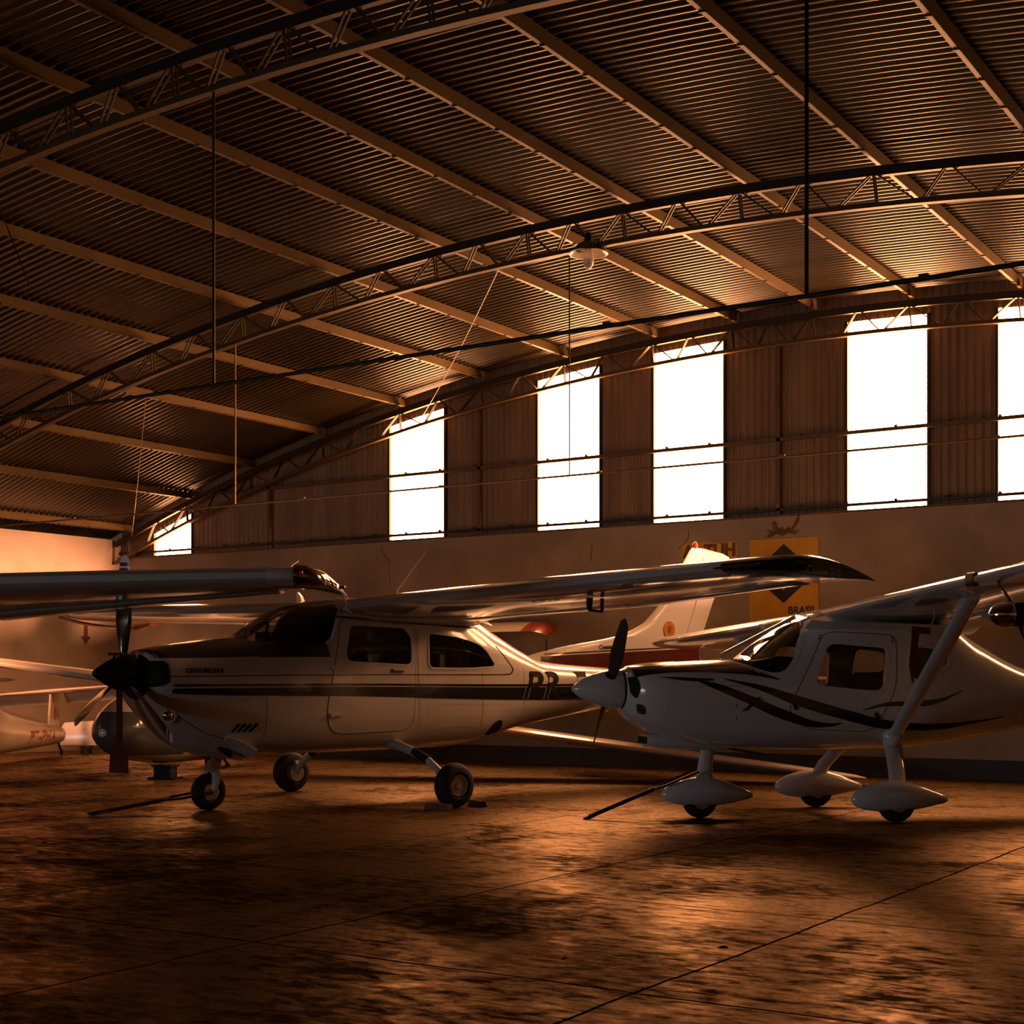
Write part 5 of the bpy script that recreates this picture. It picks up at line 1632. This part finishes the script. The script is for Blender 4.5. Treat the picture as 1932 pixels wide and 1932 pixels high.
for s_, tip_ in ((1, 8.1), (-1, 6.1)):
    ys_ = [0.0, 0.3, tip_ * 0.6, tip_ * 0.93, tip_ * 0.985, tip_]
    ch = [1.15, 1.1, 0.8, 0.5, 0.36, 0.12]
    secs = [(s_ * y, -0.35 + (0.92 - c_) * 0.35, -0.35 + (0.92 - c_) * 0.35 + c_, zg(s_ * y), zg(s_ * y) - 0.01 - 0.05 * c_, c_ * 0.15) for y, c_ in zip(ys_, ch)]
    wg = part('wing', wing(secs, 12), M['cream'], GL, ang=30)
    rows = [foil(q[2] - 0.22 * (q[2] - q[1]), q[2] + 0.01, q[0], q[3] - 0.018, q[4] - 0.012, 0.02, 6, 0) for q in (lerp_sec(secs[1], secs[2], s_ * tip_ * 0.45), secs[2], secs[3])]
    part('aileron', G(True).loft(rows), M['cream'], wg, ang=30)
part('wheel', wheel(G(True), (0.15, 0, 0.165), 0.165, 0.11), M['rubber'], GL)
part('wing_tip_skid', G(True).tube([(0.0, 7.95, zg(7.95) - 0.01), (0.02, 7.95, 0.01)], 0.014, 8), M['dark'], GL)
FIN_G = Fin([(0.62, 2.95, 3.75, 0.04), (0.9, 3.1, 3.8, 0.035), (1.55, 3.35, 3.85, 0.02)])
part('fin', FIN_G.mesh(), M['cream'], GL, ang=30)
for s_ in (1, -1):
    part('stabilizer', wing([(s_ * 0.02, 3.2, 3.75, 0.74, 0.74, 0.04), (s_ * 1.25, 3.3, 3.7, 0.74, 0.74, 0.025)], 10, 0), M['cream'], GL, ang=30)
# padded stand under the glider nose
sp_ = to_world(*PG, -1.25, 0.12, 0)
t = thing('stand', 'short dark padded stand under the nose of the cream glider', 'stand', sp_)
t.rotation_euler = (0, 0, rad(PG[2]))
part('post', G().box((0, 0, 0.085), (0.16, 0.22, 0.12)), M['dark'], t, ang=0)
part('base_plate', G().box((0, 0, 0.0125), (0.24, 0.34, 0.025)), M['dark'], t, ang=0)
part('pad', G().box((0, 0, 0.155), (0.20, 0.26, 0.02)), M['dark'], t, ang=0)

# ================================================================== second glider by the left wall, tail towards the window wall
PT = (-18.05, 14.9, -60.0)
G2 = thing('glider', 'cream T-tailed glider with red letters PT-PHA on its tail cone at the left wall', 'glider')
pose(G2, *PT)
BODY_T = Body([(-5.0, 0.50, 0.60, 0.03, 0.55, 2, 2), (-4.8, 0.30, 0.80, 0.18, 0.56, 2, 2), (-4.2, 0.16, 1.02, 0.32, 0.58, 2.2, 2.2), (-3.5, 0.12, 1.10, 0.36, 0.58, 2.2, 2.2), (-3.0, 0.13, 1.05, 0.34, 0.55, 2.2, 2.2), (-2.4, 0.14, 0.80, 0.29, 0.46, 2.1, 2.1),
               (-1.8, 0.15, 0.68, 0.25, 0.42, 2.0, 2.0), (-1.0, 0.165, 0.575, 0.205, 0.37, 2.0, 2.0), (-0.3, 0.185, 0.50, 0.165, 0.345, 2.0, 2.0), (0.12, 0.20, 0.455, 0.12, 0.33, 2.0, 2.0), (0.2, 0.25, 0.41, 0.05, 0.33, 2.0, 2.0)])
part('fuselage', body_mesh(BODY_T, -5.0, 0.2, 48, 0.08), M['cream'], G2)
FIN_T = Fin([(0.40, -0.32, 0.16, 0.03), (0.95, -0.22, 0.14, 0.022)])
fn_ = part('fin', FIN_T.mesh(), M['cream'], G2, ang=30)
lettering('lettering', 'N', 0.26, lambda u, v, w_: (-(-0.12 + u), 0.034, 0.56 + v), M['letter_red'], fn_)
fn = lambda u, v, w_: (lambda p: (-p[0], p[1], p[2]))(onside(BODY_T, -1.62 + u * 1.45, 0.27 - u * 0.02 + v, 1, 0.006))
lettering('registration', 'PT-PHA', 0.25, fn, M['letter_red'], G2, shear=0.1, bold=0.004)
part('tail_wheel', wheel(G(True), (0.27, 0, 0.05), 0.05, 0.03), M['rubber'], G2)
part('tail_wheel_fork', G(True).tube([(0.12, 0, 0.24), (0.20, 0, 0.12), (0.27, 0, 0.05)], 0.018, 8), M['dark'], G2)
for s_ in (1, -1):
    q = [(0.0, -0.30, 0.20, 1.0, 0.97, 0.08), (s_ * 1.3, -0.22, 0.16, 1.0 + 0.10 * s_, 0.99 + 0.10 * s_, 0.03), (s_ * 1.36, -0.12, 0.10, 1.0 + 0.105 * s_, 1.0 + 0.105 * s_, 0.01)]
    tp_ = part('tailplane', wing(q, 10, 0), M['cream'], G2, ang=30)
    part('elevator', G(True).loft([foil(0.06, 0.24, s_ * y, 0.975 + 0.077 * y * s_, 0.80 + 0.077 * y * s_, 0.02, 6, 0) for y in (0.1, 1.2)]), M['cream'], tp_, ang=30)
part('wheel', wheel(G(True), (-3.2, 0, 0.16), 0.16, 0.10), M['rubber'], G2)

# long wing panel lying on trestles between the two gliders
WP = thing('wing_panel', 'long detached cream wing panel standing on edge on two low trestles behind the glider nose', 'wing panel', (-17.85, 15.95, 0))
WP.rotation_euler = (0, 0, rad(30))
g = G()
rings = []
for x, c_, t_ in ((-0.95, 0.20, 0.02), (-0.85, 0.36, 0.05), (0.4, 0.44, 0.07), (1.9, 0.48, 0.09)):
    rings.append([(x, p[2], 0.13 + p[0]) for p in foil(0, c_, 0, 0.0, 0.0, t_, 10)])
part('wing_skin', g.loft(rings), M['cream'], WP, ang=30)
for x in (-0.5, 1.5):
    part('trestle', G().box((x, 0, 0.11), (0.10, 0.34, 0.04)).box((x, 0.12, 0.05), (0.08, 0.06, 0.10)).box((x, -0.12, 0.05), (0.08, 0.06, 0.10)), M['wood'], WP, ang=0)

# wing stored on brackets at the back wall
SWG = thing('stored_wing', 'cream wing with a red drooped tip held on brackets at the back wall', 'wing', (-12.0, 17.05, 1.92))
rings = []
for x, c_, t_, dz in ((-1.4, 0.52, 0.16, 0.0), (1.13, 0.50, 0.15, 0.0)):
    rings.append([(x, 0.18 - p[0], p[2] + dz) for p in foil(-0.1, c_ - 0.1, 0, 0.0, -0.09, t_, 12)])
part('wing_skin', G().loft(rings), M['cream'], SWG, ang=30)
rings = []
for x, c_, t_, dz in ((1.13, 0.505, 0.153, 0.0), (1.25, 0.49, 0.148, 0.0), (1.34, 0.44, 0.13, -0.008), (1.42, 0.36, 0.09, -0.025), (1.465, 0.28, 0.05, -0.05), (1.49, 0.2, 0.02, -0.08)):
    rings.append([(x, 0.18 - p[0], p[2] + dz) for p in foil(-0.1 + (0.5 - c_) * 0.5, -0.1 + (0.5 - c_) * 0.5 + c_, 0, 0.0, -0.09, t_, 12)])
part('wing_tip', G().loft(rings), M['red'], SWG, ang=40, label='red drooped tip')
for x in (-1.0, 0.3):
    part('bracket', G().box((x, 0.10, -0.16), (0.05, 0.58, 0.04)).bar((x, 0.38, -0.55), (x, -0.08, -0.18), 0.04, 0.03), M['truss'], SWG, ang=0)

# ================================================================== nose of an ultralight at the right edge
PU = (-1.62, 10.45, 0)
U = thing('ultralight', 'small ultralight with a chrome spinner just entering at the right edge', 'ultralight', (-1.15, 10.684, 0))
U.rotation_euler = (0, 0, rad(33.166 + 180))
ax = Vector((1, 0, 0))
h0 = (1.62, 0, 1.60)
part('spinner', G().lathe([(0.085, 0.0), (0.088, 0.02), (0.085, 0.06), (0.07, 0.105), (0.045, 0.135), (0.015, 0.150), (0.0, 0.152)], h0, (1, 0, 0), 32), M['chrome'], U)
part('hub', G().box((1.56, 0, 1.60), (0.10, 0.15, 0.15)).lathe([(0.06, -0.3), (0.06, 0.02)], (1.5, 0, 1.60), (1, 0, 0), 20), M['dark'], U)
for ph in (rad(118), rad(298)):
    er = Vector((0, math.sin(ph), math.cos(ph) * 1.0))
    et = Vector((0, math.cos(ph), -math.sin(ph)))
    rings = []
    for q in range(9):
        r = 0.07 + 0.40 * q / 8
        c_ = 0.045 + 0.03 * math.sin(PI * q / 8)
        be = rad(50 - 25 * q / 8)
        cdv = et * math.cos(be) + ax * math.sin(be)
        td = er.cross(cdv)
        rings.append([Vector((1.565, 0, 1.60)) + er * r + cdv * c_ * math.cos(2 * PI * k / 12) + td * 0.010 * math.sin(2 * PI * k / 12) for k in range(12)])
    part('propeller_blade', G().loft(rings), M['chrome_dark'], U)
part('engine', G().box((1.25, 0, 1.58), (0.40, 0.36, 0.26)), M['dark'], U, ang=0)
part('mast', G().tube([(1.1, 0, 1.50), (0.6, 0, 0.42)], 0.03, 10).tube([(1.3, 0, 1.46), (0.1, 0, 0.5)], 0.02, 8), M['alu'], U)
part('pod', G().ball((0.35, 0, 0.50), (0.85, 0.30, 0.26), 24, 14), M['bladegrey'], U)
for s_ in (1, -1):
    landing_wheel(U, (0.25, s_ * 0.55, 0.17), 0.17, 0.11, M['alu'])
    part('axle', G().tube([(0.25, s_ * 0.2, 0.42), (0.25, s_ * 0.52, 0.17)], 0.022, 8), M['alu'], U)
landing_wheel(U, (1.0, 0, 0.15), 0.15, 0.10, M['alu'])
part('front_fork', G().tube([(0.95, 0, 0.45), (1.0, 0, 0.15)], 0.02, 8), M['alu'], U)

# ------------------------------------------------------------------ leaves and grit lying on the floor
DEB = [(-8.02, 10.86, 0.03), (-9.0, 8.6, 0.05), (-8.6, 8.45, 0.025), (-7.1, 10.62, 0.03), (-6.72, 10.35, 0.03), (-8.6, 7.0, 0.06), (-5.9, 5.9, 0.045), (-6.2, 8.9, 0.035), (-7.4, 8.0, 0.03), (-4.35, 10.05, 0.03), (-3.9, 5.75, 0.05), (-3.2, 5.3, 0.05), (-5.5, 10.3, 0.02), (-9.6, 7.2, 0.05), (-4.8, 7.4, 0.03), (-2.75, 5.9, 0.05)]
leaf0 = None
for i, (x, y, s_) in enumerate(DEB):
    if leaf0 is None:
        g = G().loft([[(-0.5, 0, 0), (-0.5, 0.02, 0.0), (-0.5, 0.0, 0.03)], [(-0.2, -0.22, 0.0), (-0.2, 0.25, 0.0), (-0.2, 0.02, 0.14)], [(0.15, -0.2, 0.0), (0.15, 0.2, 0.0), (0.15, 0.0, 0.2)], [(0.5, -0.02, 0.0), (0.5, 0.02, 0.0), (0.5, 0.0, 0.05)]])
        o = leaf0 = part('dry_leaf', g, M['debris'], ang=60)
    else:
        o = leaf0.copy()
        COL.objects.link(o)
    o.location = (x, y, 0.0)
    o.scale = (s_, s_, s_)
    o.rotation_euler = (0, 0, i * 1.3)
    tag(o, 'tiny dark leaf scrap lying on the concrete floor', 'leaf', 'leaf scraps on the floor')
